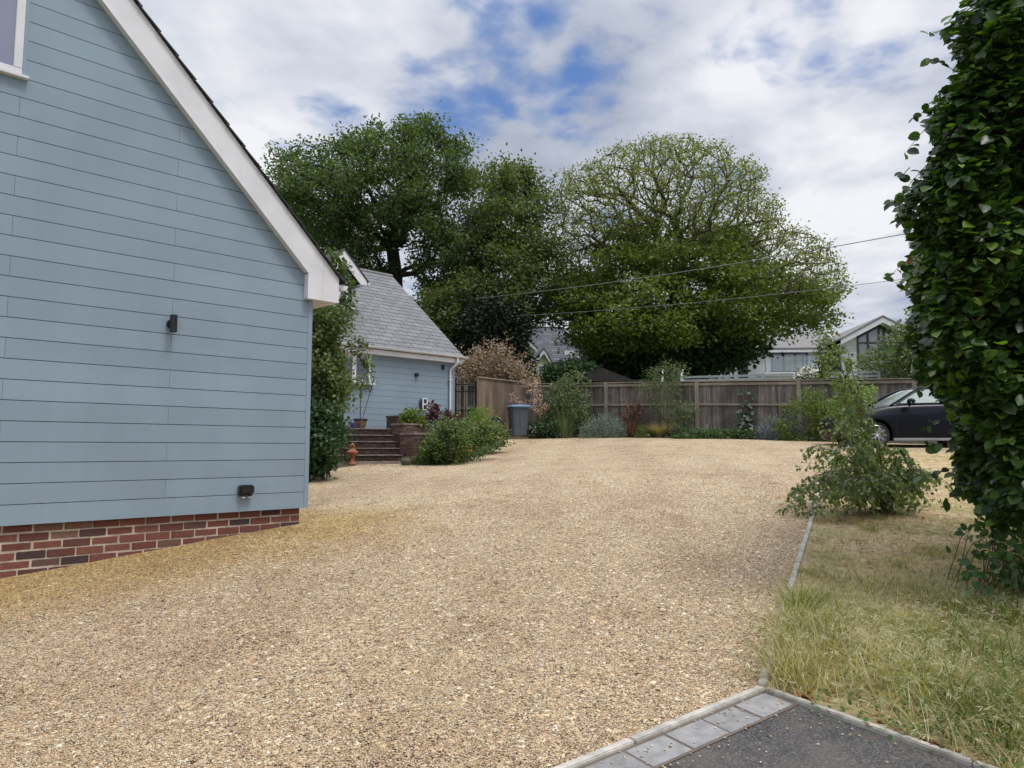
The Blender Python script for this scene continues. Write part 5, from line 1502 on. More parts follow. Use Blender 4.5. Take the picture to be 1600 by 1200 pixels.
# second stems of the same group of trunks
tree('twin_tree', 'dark twin trunked tree standing under the big dome, ivy on its stems', 'tree', 36.5, [(1022, 640, 36.5), (1030, 560, 36.5), (1030, 500, 36.5)],
     [dict(poly=[(925, 545), (960, 500), (1050, 480), (1150, 500), (1200, 545), (1150, 575), (1085, 592), (1050, 560), (1010, 600), (945, 600), (915, 575)], depth=2.6, nodes=300, extra=900, per=12, spread=.26, size=.24, mat=M['l_dark'], shell=.6)], M['barkdark'], tip=.02, rmax=.42, seed=15)
m = MB(); b = at(1078, 640, 36.2); gz_ = g1(b.x, b.y)
tree('stub_tree', 'thick dark trunk right of the twin trunked tree', 'tree', 36.2, [(1080, 640, 36.2), (1078, 560, 36.2), (1084, 530, 36.2)],
     [dict(poly=[(1040, 540), (1090, 500), (1150, 520), (1150, 560), (1100, 570)], depth=1.6, nodes=60, extra=200, per=10, spread=.25, size=.24, mat=M['l_dark'])], M['barkdark'], tip=.05, rmax=.40, seed=16)
tree('round_tree', 'small grey green tree right of the white glazed gable, above the fence', 'tree', 27, [(1440, 640, 27), (1440, 580, 27)],
     [dict(poly=[(1340, 592), (1345, 560), (1375, 535), (1400, 510), (1440, 480), (1500, 470), (1560, 480), (1560, 600), (1400, 600)], depth=1.6, nodes=300, extra=700, per=12, spread=.14, size=.12, mat=M['l_greygreen'])], M['bark'], tip=.008, rmax=.1, seed=17)
shrub('blossom_tree', 'wide spreading bush of faded pink brown blossom behind the gate', 'bush', [(712, 600), (712, 570), (730, 550), (770, 540), (800, 548), (830, 566), (842, 590), (842, 606)], 28.5, 1.5, M['l_brown'], 7500, .095, per=13, spread=.11, seed=21, mass=(60, .22), stem=60, stem_r=.012)
shrub('laurel_bush', 'dark green rounded bush in front of the cream house', 'bush', [(842, 602), (850, 585), (872, 570), (905, 566), (932, 575), (935, 602)], 31, 1.3, M['l_dark'], 8000, .16, per=12, spread=.13, seed=22, stem=50, stem_r=.014)
shrub('rear_hedge', 'mixed green hedge beyond the fence between shed roof and trunks', 'hedge', [(925, 602), (930, 560), (965, 552), (1010, 556), (1015, 602)], 40, 1.2, M['l_oak2'], 5500, .24, per=12, spread=.2, seed=23, stem=50, stem_r=.016)
shrub('rear_hedge', 'dark hedge beyond the fence left of the metal gate top', 'hedge', [(640, 640), (640, 520), (700, 500), (760, 520), (830, 560), (838, 640)], 33.5, 1.2, M['l_dark'], 12000, .2, per=12, spread=.2, seed=24, stem=50, stem_r=.016)

# ================================================================== plants of the near left
shrub('climbing_shrub', 'tall variegated shrub pressed behind the corner of the near house', 'shrub', [(468, 650), (468, 470), (496, 470), (524, 478), (540, 494), (530, 515), (522, 545), (530, 575), (540, 605), (538, 628), (528, 640), (515, 660)], 14.2, .75, M['l_varieg'], 20000, .062, mass=(90, .13), per=12, spread=.075, tmpl=T_LEAF, seed=31, stem=130, stem_r=.007, base=(500,), down=.3)
shrub('trailing_rambler', 'pale leafed rambler sprays above the corner gutter of the near house', 'plant', [(515, 400), (524, 393), (548, 425), (556, 440), (545, 450), (556, 470), (546, 482), (520, 480), (540, 460), (524, 440)], 14.6, .12, M['l_varieg'], 650, .075, per=8, spread=.05, tmpl=T_LEAF, seed=32, stem=40, stem_r=.004, base=(516,), down=.2)
shrub('arching_spray', 'long leafy spray reaching across the cottage window', 'plant', [(552, 520), (572, 535), (580, 575), (590, 600), (574, 592), (560, 560), (545, 545)], 14.0, .15, M['l_varieg'], 300, .06, per=7, spread=.05, tmpl=T_LEAF, seed=34, stem=26, stem_r=.003, base=(500,), down=.4)
shrub('dark_shrub', 'low dense dark green shrub at the near house corner beside the steps', 'shrub', [(462, 740), (462, 640), (490, 632), (518, 640), (530, 662), (528, 690), (520, 722), (505, 734)], 13.6, .7, M['l_mid2'], 11000, .065, mass=(60, .09), per=12, spread=.075, tmpl=T_LEAF, seed=33, stem=110, stem_r=.006, base=(505,), down=.2)
# ---- the rose bed
shrub('rose_bush', 'largest rose bush at the front of the left bed, glossy green leaves', 'rose', [(652, 727), (655, 702), (668, 682), (690, 665), (712, 658), (728, 668), (736, 700), (722, 722), (690, 730)], 17.7, .55, M['l_rose'], 6200, .058, mass=(34, .11), per=9, spread=.06, tmpl=T_LEAF, seed=41, stem=90, stem_r=.005)
shrub('rose_bush', 'second rose bush with reddish tips, behind and right of the front one', 'rose', [(722, 712), (720, 680), (735, 662), (758, 662), (775, 668), (788, 684), (770, 700), (740, 712)], 20.3, .6, M['l_rose'], 5200, .058, mass=(34, .12), per=9, spread=.06, tmpl=T_LEAF, seed=42, stem=80, stem_r=.005)
shrub('purple_shrub', 'spindly dark purple leafed shrub beside the car charger', 'shrub', [(660, 668), (664, 650), (676, 628), (684, 640), (688, 662)], 19.4, .25, M['l_purple'], 420, .08, per=6, spread=.05, tmpl=T_LEAF, seed=43, stem=28, stem_r=.005)
shrub('purple_shrub', 'second purple leafed shrub at the foot of the downpipe', 'shrub', [(694, 665), (697, 640), (706, 650), (718, 652), (726, 668)], 20.6, .25, M['l_purple'], 800, .08, per=6, spread=.05, tmpl=T_LEAF, seed=44, stem=30, stem_r=.005)
shrub('lime_shrub', 'bright lime green shrub in the left bed before the pale fence', 'shrub', [(732, 672), (733, 642), (748, 635), (766, 642), (772, 670)], 22.6, .35, M['l_lime'], 1100, .10, per=8, spread=.07, tmpl=T_NARROW, seed=45, stem=40, stem_r=.005)
shrub('green_shrub', 'soft green shrub behind the brick piers', 'shrub', [(628, 668), (632, 642), (646, 638), (660, 648), (668, 672)], 19.0, .3, M['l_yel'], 1300, .06, per=9, spread=.06, tmpl=T_LEAF, seed=46, stem=40, stem_r=.005)
shrub('border_geranium', 'low green ground cover spilling onto the gravel in front of the roses', 'plant', [(652, 730), (664, 715), (700, 712), (740, 705), (770, 695), (788, 690), (770, 704), (730, 720), (690, 730)], 18.2, .8, M['l_mid'], 2600, .05, per=10, spread=.06, tmpl=T_LEAF, seed=47, stem=40, stem_r=.003, shell=1.)
for k, (px, py, Y) in enumerate(((760, 687, 20.6), (782, 686, 22.8), (735, 704, 19.2))):
    p = at(px, py, Y); z = g1(p.x, p.y); z = min(z, p.z - .05)
    fl = thing('orange_flower', (p.x, p.y, z), ['orange flower at the middle of the rose bed edge', 'orange flower at the far tip of the rose bed', 'small orange flower low before the second rose bush'][k], 'flower', 'orange flowers along the rose bed')
    MB().tube([(p.x, p.y, z), (p.x + .01, p.y, p.z)], .004, 5).build('stem', M['l_mid'], fl)
    rgf = np.random.default_rng(k)
    V, Fc = leaves(np.tile(np.array([[p.x, p.y - .01, p.z]]), (16, 1)), .06, T_LEAF, bias=(0, -.6, .6), spread=.35, rg=rgf); mesh_np('petals', V, Fc, M['orange'], fl)

# ---- the border along the fence
shrub('tamarisk', 'shrub with arching pink flower plumes over the wheelie bin', 'shrub', [(796, 614), (812, 618), (820, 632), (830, 620), (814, 594), (822, 590), (834, 606), (838, 588), (842, 600), (846, 630), (858, 634), (842, 650), (826, 640), (806, 634)], 25.4, .35, M['pink'], 1100, .045, per=11, spread=.055, seed=51, stem=60, stem_r=.006, fol='plumes', base=(842, g1(.9, 25.4)))
shrub('hydrangea', 'low bush with small white flowers between bin and bamboo', 'shrub', [(825, 684), (826, 664), (845, 658), (870, 664), (880, 684)], 25.2, .35, M['l_dark'], 1600, .07, per=9, spread=.06, tmpl=T_LEAF, seed=52, stem=40, stem_r=.004, flowers=(M['whitefl'], 26, .04, 5))
shrub('bushy_evergreen', 'tall olive green bush growing against the fence left of the first post', 'bush', [(846, 660), (842, 625), (858, 606), (874, 600), (880, 584), (900, 583), (912, 598), (922, 620), (920, 650), (905, 672), (870, 676)], 25.9, .6, M['l_greygreen'], 6500, .075, mass=(45, .15), per=11, spread=.09, seed=53, stem=110, stem_r=.006)
tuft('ornamental_grass', 'clump of upright reed like stems before the olive bush', 'grass clump', 884, 680, 25.0, .22, 1.15, 150, M['l_greygreen'], width=.018, lean=.12, curve=.35, seed=54, part='stems')
shrub('catmint', 'silvery green catmint mound right of the reed clump', 'plant', [(906, 685), (908, 668), (925, 655), (945, 648), (965, 655), (978, 670), (980, 686)], 24.7, .5, M['l_silver'], 3800, .075, per=9, spread=.07, tmpl=T_NARROW, seed=55, stem=70, stem_r=.003, bias=(0, -.6, .2), down=-.8)
shrub('bronze_shrub', 'small red bronze leafed shrub against the fence', 'shrub', [(968, 668), (968, 645), (980, 628), (992, 622), (1004, 640), (1008, 668)], 25.2, .25, M['l_red'], 420, .06, per=6, spread=.08, tmpl=T_LEAF, seed=56, stem=40, stem_r=.005)
tuft('phormium', 'spiky dark red strap leafed plant at the border front', 'plant', 986, 683, 24.6, .08, .55, 60, M['l_red'], width=.035, lean=.25, curve=.2, seed=57, part='strap_leaves')
shrub('spurge', 'low yellow green plant left of the golden grass', 'plant', [(992, 685), (994, 672), (1006, 666), (1020, 672), (1024, 686)], 24.3, .3, M['l_yel'], 1100, .07, per=8, spread=.05, tmpl=T_NARROW, seed=58, stem=40, stem_r=.003)
tuft('golden_grass', 'rounded golden straw coloured grass tuft', 'grass clump', 1031, 686, 24.2, .12, .50, 1300, M['gold'], width=.008, lean=.22, curve=.75, seed=59)
shrub('tall_silver_shrub', 'tallest feathery grey green shrub rising over the fence top', 'shrub', [(1016, 690), (1030, 650), (1012, 620), (994, 606), (1000, 596), (1012, 590), (1012, 578), (1034, 570), (1042, 558), (1060, 575), (1070, 565), (1074, 585), (1062, 604), (1060, 625), (1090, 632), (1098, 640), (1082, 655), (1088, 680), (1070, 690)], 24.2, .45, M['l_greygreen'], 5600, .08, per=9, spread=.085, tmpl=T_NARROW, seed=60, stem=120, stem_r=.006)
shrub('leafy_groundcover', 'strip of fresh green groundcover along the border right of the tall shrub', 'plant', [(1050, 690), (1060, 678), (1100, 674), (1150, 672), (1185, 676), (1195, 692), (1120, 690)], 23.4, .45, M['l_mid'], 4200, .07, per=10, spread=.06, tmpl=T_LEAF, seed=61, stem=60, stem_r=.003)
shrub('mullein', 'upright pale leafed plant against the fence between posts', 'plant', [(1152, 688), (1156, 650), (1160, 625), (1164, 608), (1176, 608), (1182, 628), (1174, 650), (1168, 688)], 23.9, .18, M['l_silver'], 420, .13, per=6, spread=.07, tmpl=T_LEAF, seed=62, stem=26, stem_r=.006)
shrub('lavender', 'blue grey lavender mound left of the yellow green bush', 'plant', [(1182, 692), (1184, 668), (1200, 652), (1230, 655), (1252, 668), (1256, 692)], 22.9, .4, M['l_lav'], 3200, .08, per=9, spread=.07, tmpl=T_NARROW, seed=63, stem=70, stem_r=.003, bias=(0, -.6, .2), down=-.8)
shrub('spirea_bush', 'rounded yellow green bush against the fence left of the birch', 'bush', [(1222, 692), (1216, 660), (1224, 632), (1246, 628), (1262, 612), (1290, 610), (1305, 630), (1310, 692)], 22.0, .5, M['l_yel'], 5200, .065, mass=(45, .13), per=11, spread=.075, seed=64, stem=90, stem_r=.005)
shrub('acacia_sapling', 'bright lime layered sapling before the bonnet of the parked car', 'tree', [(1300, 665), (1304, 625), (1312, 592), (1330, 588), (1345, 606), (1364, 606), (1366, 620), (1350, 640), (1340, 665)], 17.6, .4, M['l_lime'], 2600, .06, per=12, spread=.06, seed=65, stem=60, stem_r=.006, base=(1325,), lspread=.35)

# ================================================================== the drooping birch in the verge
def birch():
    rg = np.random.default_rng(71)
    b = hit(1385, 800)
    root = thing('weeping_birch', b, 'young drooping birch with small pointed leaves standing in the dry verge', 'tree')
    tips = [(1236, 796, 8.5), (1262, 752, 8.9), (1270, 700, 9.2), (1300, 640, 8.9), (1318, 560, 8.8), (1300, 520, 8.7), (1332, 600, 9.0), (1402, 700, 8.6),
            (1440, 740, 8.4), (1462, 750, 9.0), (1330, 700, 8.2), (1280, 790, 8.1), (1350, 760, 8.0), (1305, 720, 9.4), (1255, 770, 8.3), (1392, 760, 8.2), (1420, 770, 8.9), (1312, 770, 8.0), (1360, 690, 8.1), (1290, 745, 8.3), (1290, 560, 8.9), (1325, 545, 8.6), (1312, 600, 8.5), (1308, 660, 8.4), (1410, 720, 8.9), (1430, 760, 8.5)]
    stems = MB(); lp, ld = [], []
    for k, (px, py, Y) in enumerate(tips):
        t = np.array(at(px, py, Y)); s = np.array(b) + rg.normal(0, .05, 3) * (1, 1, 0)
        s[2] = b.z - .03
        hgt = max(t[2] - s[2], .2)
        pts = []
        up = .55 + .5 * rg.uniform()
        peak = s + (t - s) * (.55, .55, 0) + np.array((0, 0, max(hgt * 1.12, .75) if py > 640 else hgt * .6))
        for i in range(13):
            u = i / 12
            q = (1 - u) ** 2 * s + 2 * u * (1 - u) * peak + u * u * t
            pts.append(q + rg.normal(0, .012, 3))
        stems.tube([Vector(q) for q in pts], list(np.linspace(.016, .003, 13)), 5)
        # hanging side twigs with leaves
        for i in range(3, 13):
            for _ in range(4):
                o = pts[i] + (pts[i] - pts[i - 1]) * rg.uniform(-.5, .5)
                dr = rg.normal(0, 1, 3) * (1, 1, .25); dr /= np.linalg.norm(dr)
                L = rg.uniform(.10, .30) * (1.0 if py > 600 else .55)
                tw = [o + dr * L * u + np.array((0, 0, -.55 * L * u * u * (1.7 if py > 600 else .4))) for u in (0, .33, .66, 1.)]
                tw = [np.array((q[0], q[1], max(q[2], b.z + .03))) for q in tw]
                stems.tube([Vector(q) for q in tw], [.003, .0025, .002, .001], 3, False)
                nl = int(6 * L / .2) + 3
                for _l in range(nl):
                    u = rg.uniform(.2, 1.05) * 3; j = min(int(u), 2); q = tw[j] + (tw[j + 1] - tw[j]) * (u - j)
                    lp.append(q + rg.normal(0, .012, 3)); ld.append(dr + np.array((0, 0, -1.)))
    stems.build('stems', M['barkpale'], root, smooth=True)
    V, Fc = leaves(np.array(lp), .042, T_LEAF, bias=(-.1, -.6, .5), spread=.8, out=np.array(ld), down=.7, rg=rg)
    mesh_np('foliage', V, Fc, M['l_birch'], root)
birch()

# ================================================================== the tall clipped hedge on the right
def hedge():
    rg = np.random.default_rng(81)
    # left face of the hedge: outline read at its own distance, the hedge is a deep solid block beyond
    edge = [(0, 1492), (60, 1468), (120, 1452), (170, 1434), (240, 1424), (310, 1402), (400, 1404), (480, 1398), (540, 1420), (600, 1458), (650, 1486), (700, 1490), (750, 1496), (800, 1520), (835, 1548), (860, 1575)]
    Yc = 5.0
    ez = [(at(x + 16, y, Yc).z, at(x + 16, y, Yc).x) for y, x in edge][::-1]
    zs_ = np.array([a for a, _ in ez]); xs_ = np.array([b for _, b in ez])
    b0 = Vector((4.35, 5.7, g1(4.35, 5.7)))
    root = thing('tall_hedge', b0, 'very tall clipped hedge of broad glossy leaves at the right edge', 'hedge')
    zt = 4.85
    REC = .56
    def left(z): return np.interp(z, zs_, xs_) + np.where(z > zs_[-1], (z - zs_[-1]) * .10, 0)
    n = 30000
    # shell of the block: left face, front face, plus a sparser body
    P = []
    zz0 = 1.02
    nf = 19000; z = zz0 + (zt - zz0) * rg.uniform(0, 1, nf); y = rg.uniform(4.55, 7.2, nf); inn_ = np.abs(rg.normal(0, .13, nf))
    lump = .07 * np.sin(z * 5.1 + y * 2.7) + .06 * np.sin(z * 9.3 - y * 5.1 + 1) + .05 * np.sin(y * 8.2 + z * 2.2)
    round_ = .42 * np.clip((4.95 - y) / .45, 0, 1) ** 2
    P.append(np.stack([left(z) + inn_ + lump + round_ + (y - 4.8) * REC, y, z], 1)); o1 = np.tile(np.array([[-1., -.25, .1]]), (nf, 1))
    n2 = 17000; z = zz0 + .1 + (zt - zz0) * rg.uniform(0, 1, n2); x = left(z) + .05 + (5.6 - left(z)) * rg.uniform(0, 1, n2) ** 1.2
    lump = .08 * np.sin(z * 4.3 + x * 3.7) + .07 * np.sin(z * 8.3 - x * 6.1 + 1)
    low = np.clip((1.62 - z) / .2, 0, 1)
    keep = rg.uniform(0, 1, n2) > low * np.clip((x - 3.35) / .15, 0, 1) * .96
    P.append(np.stack([x, 4.62 + np.abs(rg.normal(0, .12, n2)) + lump, z], 1)[keep]); o2 = np.tile(np.array([[-.2, -1., .1]]), (keep.sum(), 1))
    n3 = 5000; z = zz0 + .3 + (zt - zz0) * rg.uniform(0, 1, n3); y = rg.uniform(4.8, 7.2, n3); x = left(z) + (y - 4.8) * REC + .25 + 1.5 * rg.uniform(0, 1, n3)
    P.append(np.stack([x, y, z], 1)); o3 = rg.normal(0, 1, (n3, 3))
    P = np.concatenate(P); O_ = np.concatenate([o1, o2, o3])
    V, Fc = leaves(P, .068, T_BIG, bias=(-.3, -.3, .9), spread=.42, out=O_, down=.25, svar=.5, rg=rg)
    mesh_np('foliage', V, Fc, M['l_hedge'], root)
    # solid dark core that closes the block, standing in for the inner shade
    core = MB()
    pz = np.linspace(1.75, zt, 14)
    k0 = None
    for i, z_ in enumerate(pz):
        lx = float(left(np.array([z_]))[0]) + .42; kk = len(core.v)
        for (x_, y_) in ((lx, 5.05), (lx + .1, 4.95), (6.2, 4.95), (6.9, 7.0), (lx + 1.25, 7.0), (lx + 1.15, 6.9)): core.v.append(Vector((x_ + .04 * math.sin(i * 2.1), y_ + .03 * math.cos(i * 3.3), z_)))
        if k0 is not None:
            for j in range(6): core.f.append((k0 + j, k0 + (j + 1) % 6, kk + (j + 1) % 6, kk + j))
        else: core.f.append(tuple(range(kk, kk + 6))[::-1])
        k0 = kk
    core.f.append(tuple(range(k0, k0 + 6)))
    core.build('inner_shade_core', M['barkdark'], root)
    # trunks and limbs seen in the gap at the foot
    tm = MB()
    t0 = at(1592, 800, 5.0)
    for (pts, r) in (([(4.02, 5.2), (3.98, 5.18), (3.96, 5.2), (3.9, 5.15)], .10), ([(3.85, 5.5), (3.78, 5.45), (3.7, 5.4), (3.6, 5.3)], .045), ([(4.3, 5.1), (4.35, 5.15), (4.3, 5.2), (4.4, 5.3)], .08)):
        q = [Vector((x, y, z_)) for (x, y), z_ in zip(pts, (g1(*pts[0]) - .05, 1.25, 1.6, 2.4))]
        tm.tube(q, [r * 1.2, r, r * .9, r * .7], 12)
    for k in range(16):
        a = Vector((rg.uniform(3.7, 4.3), rg.uniform(4.9, 5.3), rg.uniform(1.1, 1.7))); b = a + Vector((rg.uniform(-.45, .1), rg.uniform(-.3, .1), rg.uniform(.05, .5)))
        tm.tube([a, a.lerp(b, .5) + Vector((0, 0, .04)), b], [.02, .013, .006], 6)
    tm.build('trunk', M['bark'], root, smooth=True)
    # stray shoots with a few leaves each
    lp, ld = [], []
    shoots = [(1470, 40, -34, 14), (1440, 165, -28, 18), (1420, 195, -22, 45), (1412, 262, -28, 55), (1400, 330, -24, -16), (1396, 400, -20, 30), (1400, 470, -20, -30), (1398, 520, -18, 30), (1436, 560, -40, -30),
              (1450, 590, -30, 20), (1470, 650, -40, 18), (1474, 690, -44, 10), (1482, 730, -58, 15), (1490, 760, -30, 22), (1404, 300, -10, -30), (1455, 110, -20, -18)]
    for k, (px, py, dx, dy) in enumerate(shoots):
        Y = 5.0 + rg.uniform(-.2, .2)
        px += 16
        a = at(px + 26, py - dy * .2, Y + .1); b = at(px + dx, py + dy, Y)
        mid = a.lerp(b, .55) + Vector((0, 0, .015))
        MB().tube([a, mid, b], [.003, .0022, .0014], 4, False).build('shoot', M['bark'], root)
        for u in (.3, .5, .65, .8, .92, 1.0):
            q = a.lerp(mid, u / .55) if u < .55 else mid.lerp(b, (u - .55) / .45)
            lp.append(np.array(q)); ld.append(np.array(b - a) + rg.normal(0, .06, 3))
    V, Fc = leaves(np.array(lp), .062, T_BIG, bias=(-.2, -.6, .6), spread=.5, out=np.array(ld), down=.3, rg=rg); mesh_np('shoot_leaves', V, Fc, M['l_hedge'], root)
hedge()

# bramble and weeds at the hedge foot
def bramble():
    rg = np.random.default_rng(91)
    b = hit(1565, 945); root = thing('bramble', b, 'bramble with broad bright green leaves at the foot of the tall hedge', 'plant')
    sm = MB(); lp, ld = [], []
    for k in range(64):
        tx, ty = rg.uniform(1512, 1680), rg.uniform(770, 930); Y = b.y + rg.uniform(-.35, .3)
        t = np.array(at(tx, ty, Y)); s = np.array(b) + rg.normal(0, .2, 3) * (1, 1, 0) + np.array((.1, 0, 0)); s[2] = b.z
        mid = (s + t) / 2 + np.array((0, 0, .14)); P_ = [s, mid, t]
        sm.tube([Vector(q) for q in P_], [.004, .003, .002], 4, False)
        for u in rg.uniform(.3, 1, 7):
            q = s + (mid - s) * u * 2 if u < .5 else mid + (t - mid) * (u - .5) * 2
            lp.append(q + rg.normal(0, .03, 3)); ld.append(t - s + rg.normal(0, .2, 3))
    sm.build('stems', M['bark'], root)
    V, Fc = leaves(np.array(lp), .058, T_LEAF, bias=(-.2, -.5, .8), spread=.6, out=np.array(ld), rg=rg); mesh_np('foliage', V, Fc, M['l_bramble'], root)
bramble()

# ================================================================== verge grass, weeds, fallen leaves
rg = np.random.default_rng(101)
def verge_pts(n, ylo, yhi, xhi=9.0):
    y = rg.uniform(ylo, yhi, n); x = rg.uniform(.5, xhi, n)
    P = np.stack([x, y], 1); P = P[inside(P, verge_out)]
    P = P[P[:, 0] < P[:, 1] * .72 + .8]
    return P
def fieldn(P, f, s):
    return .5 + .25 * (np.sin(P[:, 0] * f + s) * np.cos(P[:, 1] * f * 1.3 + s * 2.1) + np.sin(P[:, 0] * f * 2.3 + P[:, 1] * f * 1.7 + s * .7)) 
# long, leaning, part dried grass close to the camera; thinner further up
parts = []; tips = []; tdirs = []
def add_grass(P, h, w_, lean, curve, seg=3):
    b = np.c_[P, G(P[:, 0], P[:, 1]) - .005]
    V, Fc, tp, td = blades(b, h, w_, lean, curve, rg, seg)
    parts.append((V, Fc)); tips.append(tp); tdirs.append(td)
P = verge_pts(120000, 2.2, 8.2, 6.5)
off_e = (P[:, 0] - Kv.x) * kn.x + (P[:, 1] - Kv.y) * kn.y          # distance from the gravel edging
ne1 = Vector((-e1d.y, e1d.x, 0)); off_f = (P[:, 0] - Kv.x) * ne1.x + (P[:, 1] - Kv.y) * ne1.y
near = np.clip((6.6 - P[:, 1]) / 2.4, 0.0, 1) ** 1.5 + .03; dn = np.clip(1.6 * fieldn(P, 2.9, 1.0) - .15, .10, 1)
edge_f = np.clip(np.abs(off_f) / .25, .35, 1); edge_e = np.clip(np.abs(off_e) / .12, .15, 1)
keep = rg.uniform(0, 1, len(P)) < near * dn * edge_f * edge_e * np.clip(.55 + (P[:, 0] - 1.6) * .35, .5, 1)
P = P[keep]
add_grass(P, (.11 + .17 * fieldn(P, 1.7, 3.0)) * np.clip(1.5 - P[:, 1] * .13, .35, 1), .0062, .6, .9)
tip_long = np.concatenate(tips)
P = verge_pts(190000, 3.4, 17.2, 14)
dn = np.clip(fieldn(P, 2.6, .4) * 1.7 - .35, .08, 1)
P = P[rg.uniform(0, 1, len(P)) < dn * np.clip(1.25 - (P[:, 1] - 4.6) / 14, .2, 1) * .62]
add_grass(P, .045 + .03 * rg.uniform(0, 1, len(P)), .0055, .6, .5, 2)
# tussocks along the edging, some spilling over the gravel
for _ in range(46):
    y_ = rg.uniform(4.6, 8.6); x_ = Kv.x + (y_ - Kv.y) * .45 + rg.uniform(.1, 2.2)
    add_grass(np.array([[x_, y_]]) + rg.normal(0, rg.uniform(.04, .13), (int(rg.uniform(60, 200)), 2)), .06, .005, .7, .6, 2)
cs_ = [Kv + kd * t for t in (.12, .35, .6, .9, 1.15, 1.5)]
P = np.concatenate([np.array([[c.x + kn.x * .12, c.y + kn.y * .12]]) + rg.normal(0, .07, (260, 2)) for c in cs_])
add_grass(P, .20, .0045, .5, .7)
V, Fc = merge(parts)
tag(mesh_np('verge_grass', V, Fc, M['grass']), 'part dried long grass growing over the verge', 'grass', kind='stuff')
# seed heads: drooping spikelets at many of the tips
k = rg.uniform(0, 1, len(tip_long)) < .35
tp = tip_long[k]; td = np.concatenate(tdirs[:1])[k]
C_ = np.repeat(tp, 5, 0) + np.repeat(td, 5, 0) * rg.uniform(-.05, .02, (len(tp) * 5, 1))
V, Fc = leaves(C_, .036, T_THIN, bias=(0, -.3, .6), spread=.6, out=np.repeat(td, 5, 0) + np.array((0, 0, -.5)), down=.2, rg=rg)
tag(mesh_np('grass_seed_heads', V, Fc, M['seed']), 'pale drooping seed heads over the long verge grass', 'grass', kind='stuff')
# broad leafed weeds among the grass near the hedge and the kerb
cl_ = []
for (px, py, n_, s_) in ((1500, 1120, 70, .22), (1560, 1080, 60, .2), (1460, 1150, 40, .15), (1400, 1090, 24, .12), (1300, 1100, 30, .10), (1560, 1170, 60, .2), (1590, 1000, 40, .2)):
    c = hit(px, py); q = np.array([[c.x, c.y]]) + rg.normal(0, s_, (n_, 2)); cl_.append(np.c_[q, G(q[:, 0], q[:, 1]) + rg.uniform(.01, .07, n_)])
C_ = np.concatenate(cl_)
V, Fc = leaves(C_, .026, T_LEAF, bias=(0, -.2, 1), spread=.35, rg=rg)
tag(mesh_np('verge_weeds', V, Fc, M['l_bramble']), 'small round leafed weeds among the verge grass', 'weeds', kind='stuff')
# a mat of dead straw lying flat over the soil
P = verge_pts(150000, 2.2, 17.2, 13); P = P[rg.uniform(0, 1, len(P)) < np.clip(1.2 - P[:, 1] / 12, .15, 1) * np.clip(1.3 * fieldn(P, 3.7, 2.2), .15, 1)]
V, Fc = leaves(np.c_[P, G(P[:, 0], P[:, 1]) + .010 + rg.uniform(0, .012, len(P))], .075, T_THIN, bias=(0, 0, 1), spread=.16, rg=rg)
tag(mesh_np('dead_straw', V, Fc, M['thatch']), 'mat of dead straw lying flat on the dry verge', 'grass', kind='stuff')
# longer fresh blades by the hedge foot
cl_ = [(hit(px, py), n_, s_) for (px, py, n_, s_) in ((1570, 1060, 220, .2), (1590, 980, 180, .2), (1590, 1150, 260, .2), (1290, 1000, 90, .09), (1250, 960, 90, .08), (1520, 1130, 80, .14))]
P = np.concatenate([np.array([[c.x, c.y]]) + rg.normal(0, s_, (n_, 2)) for c, n_, s_ in cl_]); P = P[inside(P, verge_out)]
V, Fc, _, _ = blades(np.c_[P, G(P[:, 0], P[:, 1]) - .005], .27, .0075, .45, .9, rg, 4)
tag(mesh_np('long_grass', V, Fc, M['l_yel']), 'long fresh green grass blades at the hedge foot and kerb', 'grass', kind='stuff')
q = []
for (px, py, n_, s_) in ((1222, 1090, 60, .06), (1380, 1150, 50, .12), (1440, 1165, 40, .1), (1250, 1102, 30, .07)):
    c = hit(px, py); z_ = np.array([[c.x, c.y]]) + rg.normal(0, s_, (n_, 2)); q.append(z_)
z_ = verge_pts(700, 2.4, 9.0, 6); q.append(z_[:340])
q = np.concatenate(q); q = q[inside(q, verge_out)]
V, Fc = leaves(np.c_[q, G(q[:, 0], q[:, 1]) + .012], .035, T_LEAF, bias=(0, 0, 1), spread=.25, rg=rg)
tag(mesh_np('fallen_leaves', V, Fc, M['deadleaf']), 'brown fallen leaves scattered over the dry verge', 'leaves', kind='stuff')
# twigs and dead leaves on the gravel by the brick base
q = []
for _ in range(46):
    t = rg.uniform(0, 1); a = -2.9 * t - .0; d = abs(rg.normal(.25, .35)) + .02
    w_ = H.p(a, 0, d); q.append((w_.x, w_.y))
c = hit(440, 832); q += [(c.x + rg.normal(0, .16), c.y + rg.normal(0, .08)) for _ in range(26)]
q = np.array(q)
V, Fc = leaves(np.c_[q, G(q[:, 0], q[:, 1]) + .016], .03, T_NARROW, bias=(0, 0, 1), spread=.3, rg=rg)
tag(mesh_np('leaf_litter', V, Fc, M['barkdark']), 'dark twigs and leaf bits on the golden gravel by the brick base', 'litter', kind='stuff')
# weeds at the far gravel edge by the steps
q = [];
for (px, py, n_) in ((640, 730, 200), (600, 728, 120), (690, 728, 150), (1225, 930, 40), (1205, 1010, 60), (1240, 850, 30)):
    c = hit(px, py); q.append(np.array([[c.x, c.y]]) + rg.normal(0, 1, (n_, 2)) * (.35, .15))
q = np.concatenate(q)
V, Fc, _, _ = blades(np.c_[q, G(q[:, 0], q[:, 1])], .035, .006, .6, .5, rg, 2)
tag(mesh_np('gravel_weeds', V, Fc, M['l_mid']), 'tiny green weeds in the gravel at the foot of the steps', 'weeds', kind='stuff')

# ================================================================== houses beyond the fence
def wall_at(px, Y, ang):
    c = at(px, 600, Y); a = R(ang); return Wall(c, Vector((math.cos(a), math.sin(a), 0)), Vector((math.sin(a), -math.cos(a), 0)))
